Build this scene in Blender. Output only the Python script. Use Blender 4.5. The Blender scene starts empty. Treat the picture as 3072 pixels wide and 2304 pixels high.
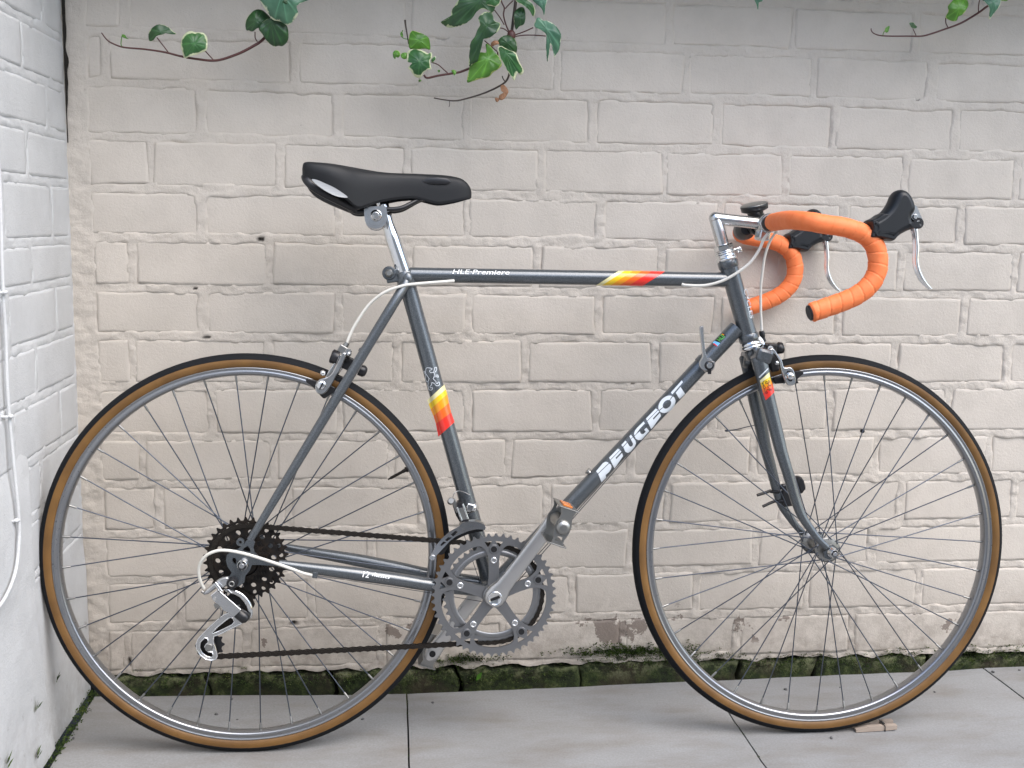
import bpy, bmesh, math, random
from math import sin, cos, pi, radians, hypot, atan2, sqrt
from mathutils import Vector, Matrix, noise
from mathutils.geometry import tessellate_polygon

random.seed(7)
scene = bpy.context.scene
COL = scene.collection

# ------------------------------------------------------------------ camera, world, sun, exposure
FPX, YAW, PITCH, ROLL = 3362.3, 0.1066, 0.1436, 0.0149
CAM = Vector((.2436, -1.8442, .9019))
FWD = Vector((sin(YAW)*cos(PITCH), cos(YAW)*cos(PITCH), -sin(PITCH)))
_r = Vector((cos(YAW), -sin(YAW), 0)); _u = _r.cross(FWD)
RGT = _r*cos(ROLL)+_u*sin(ROLL); UPV = _u*cos(ROLL)-_r*sin(ROLL)
cd = bpy.data.cameras.new('camera'); cam = bpy.data.objects.new('camera', cd); COL.objects.link(cam)
cd.sensor_width = 36; cd.lens = FPX/3072*36; cd.clip_start = .05; cd.clip_end = 200
cam.matrix_world = Matrix(((RGT.x, UPV.x, -FWD.x, CAM.x), (RGT.y, UPV.y, -FWD.y, CAM.y), (RGT.z, UPV.z, -FWD.z, CAM.z), (0, 0, 0, 1)))
scene.camera = cam
SUN_EL, SUN_AZ = 56, 138      # azimuth clockwise from +Y
w = bpy.data.worlds.new('World'); scene.world = w; w.use_nodes = True
nt = w.node_tree; bg = nt.nodes['Background']
sky = nt.nodes.new('ShaderNodeTexSky'); sky.sky_type = 'NISHITA'; sky.sun_disc = False
sky.sun_elevation = radians(SUN_EL); sky.sun_rotation = radians(SUN_AZ)
sky.dust_density = 2.5; sky.air_density = 1.2; sky.ozone_density = 1.0
nt.links.new(sky.outputs[0], bg.inputs[0]); bg.inputs[1].default_value = .14
sl = bpy.data.lights.new('sun', 'SUN'); sun = bpy.data.objects.new('sun', sl); COL.objects.link(sun)
sl.energy = 1.2; sl.angle = radians(70); sl.color = (1, .985, .96)
sd = Vector((sin(radians(SUN_AZ))*cos(radians(SUN_EL)), cos(radians(SUN_AZ))*cos(radians(SUN_EL)), sin(radians(SUN_EL))))
sun.rotation_euler = sd.to_track_quat('Z', 'Y').to_euler()
scene.view_settings.view_transform = 'Standard'; scene.view_settings.look = 'None'
scene.view_settings.gamma = 1; scene.view_settings.use_curve_mapping = False
scene.view_settings.exposure = 1.30

# ------------------------------------------------------------------ measuring helpers
def ray(x, y): return FWD+RGT*((x-1536)/FPX)-UPV*((y-1152)/FPX)
def at_plane(x, y, n, d):
    r = ray(x, y); return CAM+r*((d-CAM.dot(n))/r.dot(n))
def wallpt(x, y, Y): return at_plane(x, y, Vector((0, 1, 0)), Y)
def sidept(x, y, X): return at_plane(x, y, Vector((1, 0, 0)), X)
def floorpt(x, y, z=0): return at_plane(x, y, Vector((0, 0, 1)), z)
LEAN = .071
BN = Vector((0, cos(LEAN), -sin(LEAN))); BZ = Vector((0, sin(LEAN), cos(LEAN)))
def toloc(P): return Vector((P.x, P.dot(BN), P.dot(BZ)))
def B(x, y, Y=0.): return toloc(at_plane(x, y, BN, Y))
LCAM = toloc(CAM)
def lray(x, y): return toloc(ray(x, y))
def crop(ox, oy, s): return lambda x, y: (ox+x/s, oy+y/s)

# ------------------------------------------------------------------ materials
def new_mat(name, base=(.5, .5, .5), rough=.5, metal=0., **kw):
    m = bpy.data.materials.new(name); m.use_nodes = True
    b = m.node_tree.nodes['Principled BSDF']
    b.inputs['Base Color'].default_value = (*base, 1); b.inputs['Roughness'].default_value = rough
    b.inputs['Metallic'].default_value = metal
    for k, v in kw.items(): b.inputs[k].default_value = v
    return m
def N(m, t, **kw):
    n = m.node_tree.nodes.new(t)
    for k, v in kw.items(): setattr(n, k, v)
    return n
def L(m, a, b): m.node_tree.links.new(a, b)
def bsdf(m): return m.node_tree.nodes['Principled BSDF']
def noise_tex(m, scale, detail=4, rough=.55, coord='Object'):
    tc = N(m, 'ShaderNodeTexCoord'); n = N(m, 'ShaderNodeTexNoise')
    n.inputs['Scale'].default_value = scale; n.inputs['Detail'].default_value = detail; n.inputs['Roughness'].default_value = rough
    L(m, tc.outputs[coord], n.inputs['Vector']); return n
def geo_noise(m, scale, detail=4, rough=.55, stretch=None):
    g = N(m, 'ShaderNodeNewGeometry'); n = N(m, 'ShaderNodeTexNoise')
    n.inputs['Scale'].default_value = scale; n.inputs['Detail'].default_value = detail; n.inputs['Roughness'].default_value = rough
    if stretch:
        mp = N(m, 'ShaderNodeMapping'); mp.inputs['Scale'].default_value = stretch
        L(m, g.outputs['Position'], mp.inputs[0]); L(m, mp.outputs[0], n.inputs['Vector'])
    else: L(m, g.outputs['Position'], n.inputs['Vector'])
    return n
def ramp(m, src, stops):
    r = N(m, 'ShaderNodeValToRGB'); e = r.color_ramp.elements
    while len(e) < len(stops): e.new(.5)
    for i, (p, c) in enumerate(stops):
        e[i].position = p; e[i].color = (*c, 1) if len(c) == 3 else c
    L(m, src, r.inputs[0]); return r
def mixc(m, fac, a, b, mode='MIX'):
    x = N(m, 'ShaderNodeMix', data_type='RGBA', blend_type=mode)
    for s, v in ((0, fac), (6, a), (7, b)):
        if isinstance(v, (int, float)): x.inputs[s].default_value = v
        elif isinstance(v, tuple): x.inputs[s].default_value = (*v, 1)
        else: L(m, v, x.inputs[s])
    return x.outputs[2]
def bump(m, src, strength, dist, prev=None):
    b = N(m, 'ShaderNodeBump'); b.inputs['Strength'].default_value = strength; b.inputs['Distance'].default_value = dist
    L(m, src, b.inputs['Height'])
    if prev: L(m, prev, b.inputs['Normal'])
    return b.outputs[0]
def math_n(m, op, a, b=None):
    x = N(m, 'ShaderNodeMath', operation=op)
    for i, v in enumerate((a, b)):
        if v is None: continue
        if isinstance(v, (int, float)): x.inputs[i].default_value = v
        else: L(m, v, x.inputs[i])
    return x.outputs[0]

def wall_paint(name, c1, c2, dirt=1.0, crumb=False):
    m = new_mat(name, rough=.62)
    big = geo_noise(m, 2.3, 3); mid = geo_noise(m, 14, 5, .6); fine = geo_noise(m, 200, 4, .6); grit = geo_noise(m, 520, 2, .6)
    col = mixc(m, ramp(m, big.outputs[0], [(.3, (0, 0, 0)), (.7, (1, 1, 1))]).outputs[0], c1, c2)
    col = mixc(m, ramp(m, mid.outputs[0], [(.42, (0, 0, 0)), (.75, (.35, .35, .35))]).outputs[0], col, tuple(v*.72 for v in c1))
    # specks of dirt
    sp = N(m, 'ShaderNodeTexVoronoi'); sp.inputs['Scale'].default_value = 55; sp.inputs['Randomness'].default_value = 1
    g = N(m, 'ShaderNodeNewGeometry'); L(m, g.outputs['Position'], sp.inputs['Vector'])
    spk = ramp(m, sp.outputs['Distance'], [(.0, (1, 1, 1)), (.075, (0, 0, 0))])
    gate = ramp(m, geo_noise(m, 9, 2).outputs[0], [(.56, (0, 0, 0)), (.66, (1, 1, 1))])
    col = mixc(m, math_n(m, 'MULTIPLY', spk.outputs[0], math_n(m, 'MULTIPLY', gate.outputs[0], .75)), col, (.07, .055, .04))
    # grime that climbs from the damp foot of the wall
    sx = N(m, 'ShaderNodeSeparateXYZ'); L(m, g.outputs['Position'], sx.inputs[0])
    low = ramp(m, math_n(m, 'ADD', sx.outputs[2], math_n(m, 'MULTIPLY', math_n(m, 'SUBTRACT', mid.outputs[0], .5), .22)), [(.02, (.55*dirt,)*3), (.20, (0, 0, 0))])
    gr = ramp(m, geo_noise(m, 38, 6, .7).outputs[0], [(.40, (.2, .2, .2)), (.62, (1, 1, 1))])
    col = mixc(m, math_n(m, 'MULTIPLY', low.outputs[0], gr.outputs[0]), col, (.155, .12, .095))
    # bare patches where the paint has flaked off near the foot
    bx = math_n(m, 'MULTIPLY', math_n(m, 'SUBTRACT', sx.outputs[0], .665), 7.5); bz = math_n(m, 'MULTIPLY', math_n(m, 'SUBTRACT', sx.outputs[2], .100), 24.)
    bd = math_n(m, 'SQRT', math_n(m, 'ADD', math_n(m, 'MULTIPLY', bx, bx), math_n(m, 'MULTIPLY', bz, bz)))
    boost = math_n(m, 'MULTIPLY', math_n(m, 'MAXIMUM', math_n(m, 'SUBTRACT', 1.15, bd), 0.), .14)
    fl = ramp(m, math_n(m, 'ADD', geo_noise(m, 14, 6, .66).outputs[0], boost), [(.640, (0, 0, 0)), (.650, (1, 1, 1))])
    fz = ramp(m, sx.outputs[2], [(.055, (0, 0, 0)), (.07, (1, 1, 1)), (.135, (1, 1, 1)), (.16, (0, 0, 0))])
    flake = math_n(m, 'MULTIPLY', fl.outputs[0], fz.outputs[0])
    col = mixc(m, math_n(m, 'MULTIPLY', flake, .8*dirt), col, (.15, .115, .095))
    pa = N(m, 'ShaderNodeAttribute', attribute_name='pit'); col = mixc(m, pa.outputs['Fac'], col, (.03, .024, .018))  # dark tint deepens the shade in the mortar holes; one marks rust
    L(m, col, bsdf(m).inputs['Base Color'])
    n1 = bump(m, mid.outputs[0], .22, .004)
    if crumb: n1 = bump(m, geo_noise(m, 90, 6, .72).outputs[0], .5, .0040, n1)
    n1 = bump(m, flake, -.6, .002, n1)
    n2 = bump(m, fine.outputs[0], .5, .0016, n1)
    n3 = bump(m, grit.outputs[0], .6, .0009, n2)
    L(m, n3, bsdf(m).inputs['Normal'])
    return m
M_WALL = wall_paint('painted_masonry_beige', (.535, .487, .428), (.572, .523, .464))
M_MORTAR = wall_paint('painted_mortar_beige', (.535, .487, .428), (.572, .523, .464), 1.0, True)
M_SIDE = wall_paint('painted_masonry_white', (.565, .578, .588), (.605, .617, .625), .5)

def mossy():
    m = new_mat('mossy_brick', rough=.95)
    n = geo_noise(m, 42, 8, .75); n2 = geo_noise(m, 170, 5, .7); n3 = geo_noise(m, 12, 4, .6)
    a = ramp(m, n.outputs[0], [(.34, (.006, .007, .004)), (.45, (.016, .022, .008)), (.54, (.045, .066, .015)), (.63, (.10, .115, .04)), (.70, (.24, .24, .17))])
    col = mixc(m, ramp(m, n2.outputs[0], [(.44, (0, 0, 0)), (.6, (.8, .8, .8))]).outputs[0], a.outputs[0], (.022, .036, .009))
    col = mixc(m, ramp(m, n3.outputs[0], [(.48, (0, 0, 0)), (.66, (.65, .65, .65))]).outputs[0], col, (.055, .04, .026))
    g = N(m, 'ShaderNodeNewGeometry'); sx = N(m, 'ShaderNodeSeparateXYZ'); L(m, g.outputs['Position'], sx.inputs[0])
    up_ = ramp(m, math_n(m, 'ADD', sx.outputs[2], math_n(m, 'MULTIPLY', n3.outputs[0], .05)), [(.022, (0, 0, 0)), (.048, (1, 1, 1))])
    li = ramp(m, n.outputs[0], [(.47, (0, 0, 0)), (.58, (1, 1, 1))])
    col = mixc(m, math_n(m, 'MULTIPLY', up_.outputs[0], math_n(m, 'MULTIPLY', li.outputs[0], .8)), col, (.22, .23, .13))
    L(m, col, bsdf(m).inputs['Base Color'])
    L(m, bump(m, n2.outputs[0], .9, .003, bump(m, n.outputs[0], .8, .006)), bsdf(m).inputs['Normal'])
    return m
M_MOSSB = mossy()
M_MOSS = new_mat('moss', rough=.9)
_n = geo_noise(M_MOSS, 60, 4)
L(M_MOSS, ramp(M_MOSS, _n.outputs[0], [(.35, (.03, .055, .010)), (.55, (.085, .14, .025)), (.7, (.19, .23, .06))]).outputs[0], bsdf(M_MOSS).inputs['Base Color'])
M_SOIL = new_mat('dark_soil', (.018, .015, .011), .95)
L(M_SOIL, bump(M_SOIL, geo_noise(M_SOIL, 120, 6, .7).outputs[0], 1, .006), bsdf(M_SOIL).inputs['Normal'])

def slab_mat():
    m = new_mat('concrete_paving', rough=.8)
    a = geo_noise(m, 3.2, 5, .6, (1, 1.7, 1)); b = geo_noise(m, 9, 5, .6, (.6, 1.8, 1)); c = geo_noise(m, 260, 3, .6); d = geo_noise(m, 55, 4, .6)
    col = mixc(m, ramp(m, a.outputs[0], [(.36, (0, 0, 0)), (.66, (1, 1, 1))]).outputs[0], (.275, .281, .285), (.232, .235, .235))
    col = mixc(m, ramp(m, b.outputs[0], [(.46, (0, 0, 0)), (.72, (.7, .7, .7))]).outputs[0], col, (.185, .168, .150))
    col = mixc(m, ramp(m, c.outputs[0], [(.4, (.25, .25, .25)), (.62, (0, 0, 0))]).outputs[0], col, (.13, .12, .11))
    sp = N(m, 'ShaderNodeTexVoronoi'); sp.inputs['Scale'].default_value = 34
    g = N(m, 'ShaderNodeNewGeometry'); L(m, g.outputs['Position'], sp.inputs['Vector'])
    col = mixc(m, ramp(m, sp.outputs['Distance'], [(0, (.8, .8, .8)), (.05, (0, 0, 0))]).outputs[0], col, (.06, .05, .045))
    L(m, col, bsdf(m).inputs['Base Color'])
    L(m, bump(m, c.outputs[0], .35, .0008, bump(m, d.outputs[0], .3, .0015)), bsdf(m).inputs['Normal'])
    return m
M_SLAB = slab_mat()

def paint_frame():
    m = new_mat('gunmetal_frame_paint', (.052, .064, .078), .34, .55)
    f = noise_tex(m, 900, 2); col = mixc(m, ramp(m, f.outputs[0], [(.4, (0, 0, 0)), (.7, (1, 1, 1))]).outputs[0], (.066, .076, .086), (.140, .157, .172))
    L(m, col, bsdf(m).inputs['Base Color'])
    bsdf(m).inputs['Coat Weight'].default_value = 1; bsdf(m).inputs['Coat Roughness'].default_value = .07
    return m
M_PAINT = paint_frame()
def metal(name, col, rough, sc=220, amt=.12, bmp=0):
    m = new_mat(name, col, rough, 1.)
    n = noise_tex(m, sc, 4); r = N(m, 'ShaderNodeMapRange')
    r.inputs[3].default_value = max(.03, rough-amt); r.inputs[4].default_value = rough+amt
    L(m, n.outputs[0], r.inputs[0]); L(m, r.outputs[0], bsdf(m).inputs['Roughness'])
    if bmp: L(m, bump(m, n.outputs[0], bmp, .0005), bsdf(m).inputs['Normal'])
    return m
M_CHROME = metal('chrome', (.78, .79, .80), .07, 60, .04)
M_ALLOY = metal('polished_alloy', (.62, .63, .64), .24, 90, .07)
M_LEVER = metal('lever_alloy', (.86, .87, .88), .22, 90, .06)
M_RING = metal('anodised_grey_alloy', (.28, .285, .295), .42, 200, .06)
M_CRANK = metal('satin_alloy', (.60, .60, .60), .33, 150, .08)
M_RIM = metal('rim_alloy', (.33, .34, .36), .30, 300, .08)
M_SPOKE = metal('spoke_steel', (.11, .125, .155), .38, 400, .06)
M_STEEL = metal('dull_steel', (.32, .32, .31), .38, 180, .1)
M_CHAIN = metal('greasy_steel', (.045, .04, .036), .55, 500, .1)
M_COG = new_mat('greasy_sprocket', (.028, .02, .015), .62, .55)
L(M_COG, ramp(M_COG, noise_tex(M_COG, 90, 5).outputs[0], [(.42, (.010, .009, .009)), (.72, (.030, .021, .015))]).outputs[0], bsdf(M_COG).inputs['Base Color'])
M_DARKM = new_mat('dark_bolt', (.03, .03, .032), .4, .6)
M_BLACK = new_mat('black_rubber', (.014, .015, .017), .55)
M_HOOD = new_mat('hood_rubber', (.008, .010, .013), .42, 0, **{'Specular IOR Level': .4})
M_PLAST = new_mat('black_plastic', (.012, .012, .014), .33)
M_SADDLE = new_mat('saddle_vinyl', (.009, .010, .012), .58, 0, **{'Specular IOR Level': .4})
L(M_SADDLE, bump(M_SADDLE, noise_tex(M_SADDLE, 700, 2).outputs[0], .25, .0004), bsdf(M_SADDLE).inputs['Normal'])
M_INSERT = new_mat('pale_insert', (.36, .37, .38), .4)
M_TAPE = new_mat('orange_bar_tape', (.86, .21, .05), .62)
_n = noise_tex(M_TAPE, 60, 3); _c = mixc(M_TAPE, ramp(M_TAPE, _n.outputs[0], [(.4, (0, 0, 0)), (.7, (1, 1, 1))]).outputs[0], (.84, .195, .055), (.88, .235, .078))
L(M_TAPE, _c, bsdf(M_TAPE).inputs['Base Color'])
L(M_TAPE, bump(M_TAPE, noise_tex(M_TAPE, 500, 2).outputs[0], .2, .0004), bsdf(M_TAPE).inputs['Normal'])
M_TREAD = new_mat('tyre_tread', (.006, .007, .009), .75, 0, **{'Specular IOR Level': .2})
L(M_TREAD, bump(M_TREAD, noise_tex(M_TREAD, 600, 2).outputs[0], .4, .0004), bsdf(M_TREAD).inputs['Normal'])
M_GUM = new_mat('amber_sidewall', (.26, .115, .028), .5)
_n = noise_tex(M_GUM, 22, 4); L(M_GUM, mixc(M_GUM, ramp(M_GUM, _n.outputs[0], [(.4, (0, 0, 0)), (.7, (1, 1, 1))]).outputs[0], (.125, .060, .014), (.180, .090, .022)), bsdf(M_GUM).inputs['Base Color'])
M_CABLE = new_mat('white_cable_housing', (.66, .65, .60), .35)
M_WIRE = new_mat('bare_cable', (.30, .30, .30), .35, .9)
M_WIRED = new_mat('greasy_cable', (.06, .065, .075), .45, .5)
def flat(name, c, r=.3): return new_mat(name, c, r, 0., **{'Coat Weight': .6, 'Coat Roughness': .1})
M_LETTER = flat('silver_print', (.62, .67, .72)); M_WHITE = flat('white_print', (.85, .87, .88)); M_PBLACK = flat('black_print', (.008, .008, .010))
M_CREAM = flat('cream_print', (.78, .72, .38)); M_YEL = flat('yellow_print', (.85, .56, .01)); M_AMB = flat('amber_print', (.87, .32, .006))
M_ORA = flat('orange_print', (.85, .13, .012)); M_RED = flat('red_print', (.80, .028, .016))
M_GREEN = flat('green_print', (.10, .42, .07)); M_BLUE = flat('blue_print', (.16, .50, .85))
M_REFL = new_mat('orange_reflector', (.55, .15, .012), .25)
M_WOOD = new_mat('weathered_peg_wood', (.42, .32, .25), .75)
_n = geo_noise(M_WOOD, 60, 5, .6, (1, 6, 6)); L(M_WOOD, mixc(M_WOOD, _n.outputs[0], (.27, .215, .175), (.40, .335, .28)), bsdf(M_WOOD).inputs['Base Color'])
M_STEM = new_mat('ivy_stem', (.085, .030, .026), .5)
M_STEMG = new_mat('ivy_stem_woody', (.05, .038, .03), .65)
M_DEAD = new_mat('dead_leaf', (.33, .17, .09), .7)
M_STONE = new_mat('small_stone', (.10, .10, .10), .8)
def leaf_mat(name, ca, cb, edge, edge_on=.80):
    m = new_mat(name, ca, .38)
    at = N(m, 'ShaderNodeAttribute', attribute_name='rim')
    n = noise_tex(m, 55, 4, .6); n2 = noise_tex(m, 22, 3)
    base = mixc(m, ramp(m, n2.outputs[0], [(.4, (0, 0, 0)), (.62, (1, 1, 1))]).outputs[0], ca, cb)
    f = math_n(m, 'ADD', at.outputs['Fac'], math_n(m, 'MULTIPLY', math_n(m, 'SUBTRACT', n.outputs[0], .5), .55))
    r = ramp(m, f, [(edge_on, (0, 0, 0)), (edge_on+.06, (1, 1, 1))])
    col = mixc(m, r.outputs[0], base, edge)
    v = N(m, 'ShaderNodeAttribute', attribute_name='vein')
    col = mixc(m, math_n(m, 'MULTIPLY', v.outputs['Fac'], .28), col, tuple(min(1, 2.6*c) for c in cb))
    L(m, col, bsdf(m).inputs['Base Color'])
    bsdf(m).inputs['Transmission Weight'].default_value = 0
    bsdf(m).inputs['Subsurface Weight'].default_value = .0
    L(m, bump(m, n.outputs[0], .35, .0015, bump(m, v.outputs['Fac'], -.6, .001)), bsdf(m).inputs['Normal'])
    return m
M_LEAF = leaf_mat('ivy_leaf_dark', (.016, .055, .018), (.032, .092, .026), (.50, .56, .33), .99)
M_LEAFV = leaf_mat('ivy_leaf_variegated', (.020, .085, .026), (.045, .145, .035), (.62, .66, .42), .86)
M_LEAFY = leaf_mat('ivy_leaf_young', (.06, .17, .02), (.10, .26, .03), (.42, .50, .15), .97)
M_LEAFG = leaf_mat('ivy_leaf_glossy', (.045, .13, .075), (.09, .21, .125), (.66, .70, .50), .95)

# ------------------------------------------------------------------ object helpers
def link(name, me, parent=None, label=None, cat=None, group=None, kind=None):
    o = bpy.data.objects.new(name, me); COL.objects.link(o)
    if parent is not None: o.parent = parent
    for k, v in (('label', label), ('category', cat), ('group', group), ('kind', kind)):
        if v: o[k] = v
    return o
def empty(name, loc=(0, 0, 0), rot=(0, 0, 0), **kw):
    o = link(name, None, None, **kw); o.location = loc; o.rotation_euler = rot; o.empty_display_size = .05; return o

class MB:
    def __init__(s): s.v = []; s.f = []; s.sm = []; s.mi = []
    def add(s, vs, fs, smooth=True, mi=0):
        b = len(s.v); s.v += [tuple(v) for v in vs]
        for f in fs: s.f.append(tuple(b+i for i in f)); s.sm.append(smooth); s.mi.append(mi)
    def tube(s, pts, r, seg=16, caps=True, smooth=True, up=None, ell=None, mi=0, capr=None):
        """swept tube; r number or list; ell=(a,b) scales the section along normal / binormal"""
        pts = [Vector(p) for p in pts]; n = len(pts)
        rs = [r]*n if isinstance(r, (int, float)) else list(r)
        T = [((pts[min(i+1, n-1)]-pts[max(i-1, 0)])).normalized() for i in range(n)]
        ref = Vector(up) if up else (Vector((0, 1, 0)) if abs(T[0].y) < .9 else Vector((1, 0, 0)))
        Nn = (ref-T[0]*ref.dot(T[0])).normalized(); vs = []
        for i in range(n):
            if up: Nn = (ref-T[i]*ref.dot(T[i])).normalized()
            else: Nn = (Nn-T[i]*Nn.dot(T[i])).normalized()
            Bn = T[i].cross(Nn)
            e = ell[i] if isinstance(ell, list) else (ell or (1, 1))
            for k in range(seg):
                a = 2*pi*k/seg; vs.append(pts[i]+Nn*(rs[i]*e[0]*cos(a))+Bn*(rs[i]*e[1]*sin(a)))
        fs = [(i*seg+k, i*seg+(k+1) % seg, (i+1)*seg+(k+1) % seg, (i+1)*seg+k) for i in range(n-1) for k in range(seg)]
        s.add(vs, fs, smooth, mi)
        if caps:
            s.add(vs[:seg], [tuple(reversed(range(seg)))], False, mi); s.add(vs[-seg:], [tuple(range(seg))], False, mi)
    def cyl(s, p0, p1, r, seg=20, r1=None, bev=0., smooth=True, mi=0):
        p0 = Vector(p0); p1 = Vector(p1); d = (p1-p0).normalized(); r1 = r if r1 is None else r1
        if bev: s.tube([p0, p0+d*bev, p1-d*bev, p1], [max(r-bev, 1e-5), r, r1, max(r1-bev, 1e-5)], seg, True, smooth, mi=mi)
        else: s.tube([p0, p1], [r, r1], seg, True, smooth, mi=mi)
    def lathe(s, prof, o, ax=(0, 1, 0), seg=32, smooth=True, close=False, mi=0, flats=None):
        """prof list of (along axis, radius)"""
        o = Vector(o); ax = Vector(ax).normalized()
        u = ax.orthogonal().normalized() if abs(ax.y) < .99 else Vector((1, 0, 0)); v = ax.cross(u); vs = []
        for (h, r) in prof:
            for k in range(seg):
                a = 2*pi*k/seg; vs.append(o+ax*h+(u*cos(a)+v*sin(a))*r)
        n = len(prof); rng = range(n if close else n-1)
        fs = [(i*seg+k, i*seg+(k+1) % seg, ((i+1) % n)*seg+(k+1) % seg, ((i+1) % n)*seg+k) for i in rng for k in range(seg)]
        s.add(vs, fs, smooth, mi)
    def sphere(s, c, r, seg=16, sc=(1, 1, 1), mi=0):
        c = Vector(c); vs = []; fs = []; h = seg//2
        for i in range(h+1):
            t = pi*i/h
            for k in range(seg):
                a = 2*pi*k/seg; vs.append(c+Vector((sin(t)*cos(a)*sc[0], sin(t)*sin(a)*sc[1], cos(t)*sc[2]))*r)
        for i in range(h):
            for k in range(seg): fs.append((i*seg+k, (i+1)*seg+k, (i+1)*seg+(k+1) % seg, i*seg+(k+1) % seg))
        s.add(vs, fs, True, mi)
    def plate(s, loops, y0, y1, smooth=False, mi=0, bev=0.):
        """loops of (x,z) in the bicycle's side plane, first outer, others holes; extruded from y0 to y1"""
        flatl = [p for l in loops for p in l]
        tri = tessellate_polygon([[Vector((p[0], p[1], 0)) for p in l] for l in loops])
        n = len(flatl); ylo, yhi = min(y0, y1), max(y0, y1)
        A = [(p[0], ylo, p[1]) for p in flatl]; Bv = [(p[0], yhi, p[1]) for p in flatl]
        if bev:
            for src, yy in ((A, ylo+bev), (Bv, yhi-bev)):
                pass
        def area(t):
            a, b, c = (flatl[i] for i in t); return (b[0]-a[0])*(c[1]-a[1])-(c[0]-a[0])*(b[1]-a[1])
        front = [t if area(t) > 0 else tuple(reversed(t)) for t in tri]
        s.add(A, front, False, mi); s.add(Bv, [tuple(reversed(t)) for t in front], False, mi)
        k = 0
        for li, l in enumerate(loops):
            m = len(l); vs = []
            for p in l: vs.append((p[0], ylo, p[1]))
            for p in l: vs.append((p[0], yhi, p[1]))
            ar = sum(l[i][0]*l[(i+1) % m][1]-l[(i+1) % m][0]*l[i][1] for i in range(m))
            q = [(i, m+i, m+(i+1) % m, (i+1) % m) for i in range(m)]
            if (ar < 0) != (li > 0): q = [tuple(reversed(f)) for f in q]
            s.add(vs, q, smooth, mi); k += m
    def pillow(s, out, yc, ht, rd=None, levels=5, inset=.01, mi=0, yfun=None):
        """outline (x,z) inflated to a rounded body about y=yc, half thickness ht, edge radius inset"""
        m = len(out); P = [Vector((p[0], p[1])) for p in out]
        ar = sum(P[i].x*P[(i+1) % m].y-P[(i+1) % m].x*P[i].y for i in range(m)); sg = 1 if ar > 0 else -1
        nr = []
        for i in range(m):
            t = (P[(i+1) % m]-P[i-1]).normalized(); nr.append(Vector((-t.y, t.x))*sg)
        rings = []
        for j in range(-levels, levels+1):
            t = j/levels*pi/2; d = inset*(1-cos(t)); y = yc+ht*sin(t)
            rings.append([(P[i].x+nr[i].x*d, y, P[i].y+nr[i].y*d) for i in range(m)])
        vs = [v for r in rings for v in r]
        fs = [(j*m+i, (j+1)*m+i, (j+1)*m+(i+1) % m, j*m+(i+1) % m) for j in range(2*levels) for i in range(m)]
        if sg < 0: fs = [tuple(reversed(f)) for f in fs]
        s.add(vs, fs, True, mi)
        for r, rev in ((rings[0], 0), (rings[-1], 1)):
            tri = tessellate_polygon([[Vector((p[0], p[2], 0)) for p in r]])
            out_f = []
            for t in tri:
                a, b, c = (r[i] for i in t); a2 = (b[0]-a[0])*(c[2]-a[2])-(c[0]-a[0])*(b[2]-a[2])
                t = tuple(t) if (a2 > 0) != bool(rev) else tuple(reversed(t)); out_f.append(t)
            s.add(r, out_f, True, mi)
    def box(s, c, ax, hs, mi=0, bev=.0):
        """oriented box: centre, three axis vectors, half sizes, small chamfer"""
        c = Vector(c); ax = [Vector(a).normalized() for a in ax]
        bm = bmesh.new(); bmesh.ops.create_cube(bm, size=2)
        for v in bm.verts: v.co = Vector((v.co.x*hs[0], v.co.y*hs[1], v.co.z*hs[2]))
        if bev: bmesh.ops.bevel(bm, geom=bm.edges[:], offset=bev, segments=2, affect='EDGES', profile=.5)
        bm.verts.index_update()
        vs = [c+ax[0]*v.co.x+ax[1]*v.co.y+ax[2]*v.co.z for v in bm.verts]
        fs = [tuple(v.index for v in f.verts) for f in bm.faces]
        if ax[0].cross(ax[1]).dot(ax[2]) < 0: fs = [tuple(reversed(f)) for f in fs]
        s.add(vs, fs, False, mi); bm.free()
    def mesh(s, name, mats):
        me = bpy.data.meshes.new(name); me.from_pydata(s.v, [], s.f)
        me.polygons.foreach_set('use_smooth', s.sm); me.polygons.foreach_set('material_index', s.mi)
        for m in (mats if isinstance(mats, (list, tuple)) else [mats]): me.materials.append(m)
        me.update(); return me
    def build(s, name, mats, parent=None, **kw): return link(name, s.mesh(name, mats), parent, **kw)

def catmull(pts, n=6):
    P = [Vector(p) for p in pts]; out = []
    for i in range(len(P)-1):
        a, b, c, d = P[max(i-1, 0)], P[i], P[i+1], P[min(i+2, len(P)-1)]
        for k in range(n):
            t = k/n; out.append(.5*((2*b)+(c-a)*t+(2*a-5*b+4*c-d)*t*t+(3*b-a-3*c+d)*t**3))
    out.append(P[-1]); return out
def catmull_closed(pts, n=4):
    P = [Vector(p) for p in pts]; m = len(P); out = []
    for i in range(m):
        a, b, c, d = P[i-1], P[i], P[(i+1) % m], P[(i+2) % m]
        for k in range(n):
            t = k/n; out.append(.5*((2*b)+(c-a)*t+(2*a-5*b+4*c-d)*t*t+(3*b-a-3*c+d)*t**3))
    return out
def xz(cr, pts, Y):
    """zoom-crop coordinates to (x,z) in the bicycle plane y=Y"""
    out = []
    for p in pts:
        q = B(*cr(*p), Y); out.append((q.x, q.z))
    return out
def path3(cr, pts):
    return [B(*cr(p[0], p[1]), p[2]) for p in pts]
def circ(c, r, n=20, a0=0): return [(c[0]+r*cos(a0+2*pi*i/n), c[1]+r*sin(a0+2*pi*i/n)) for i in range(n)]

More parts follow.
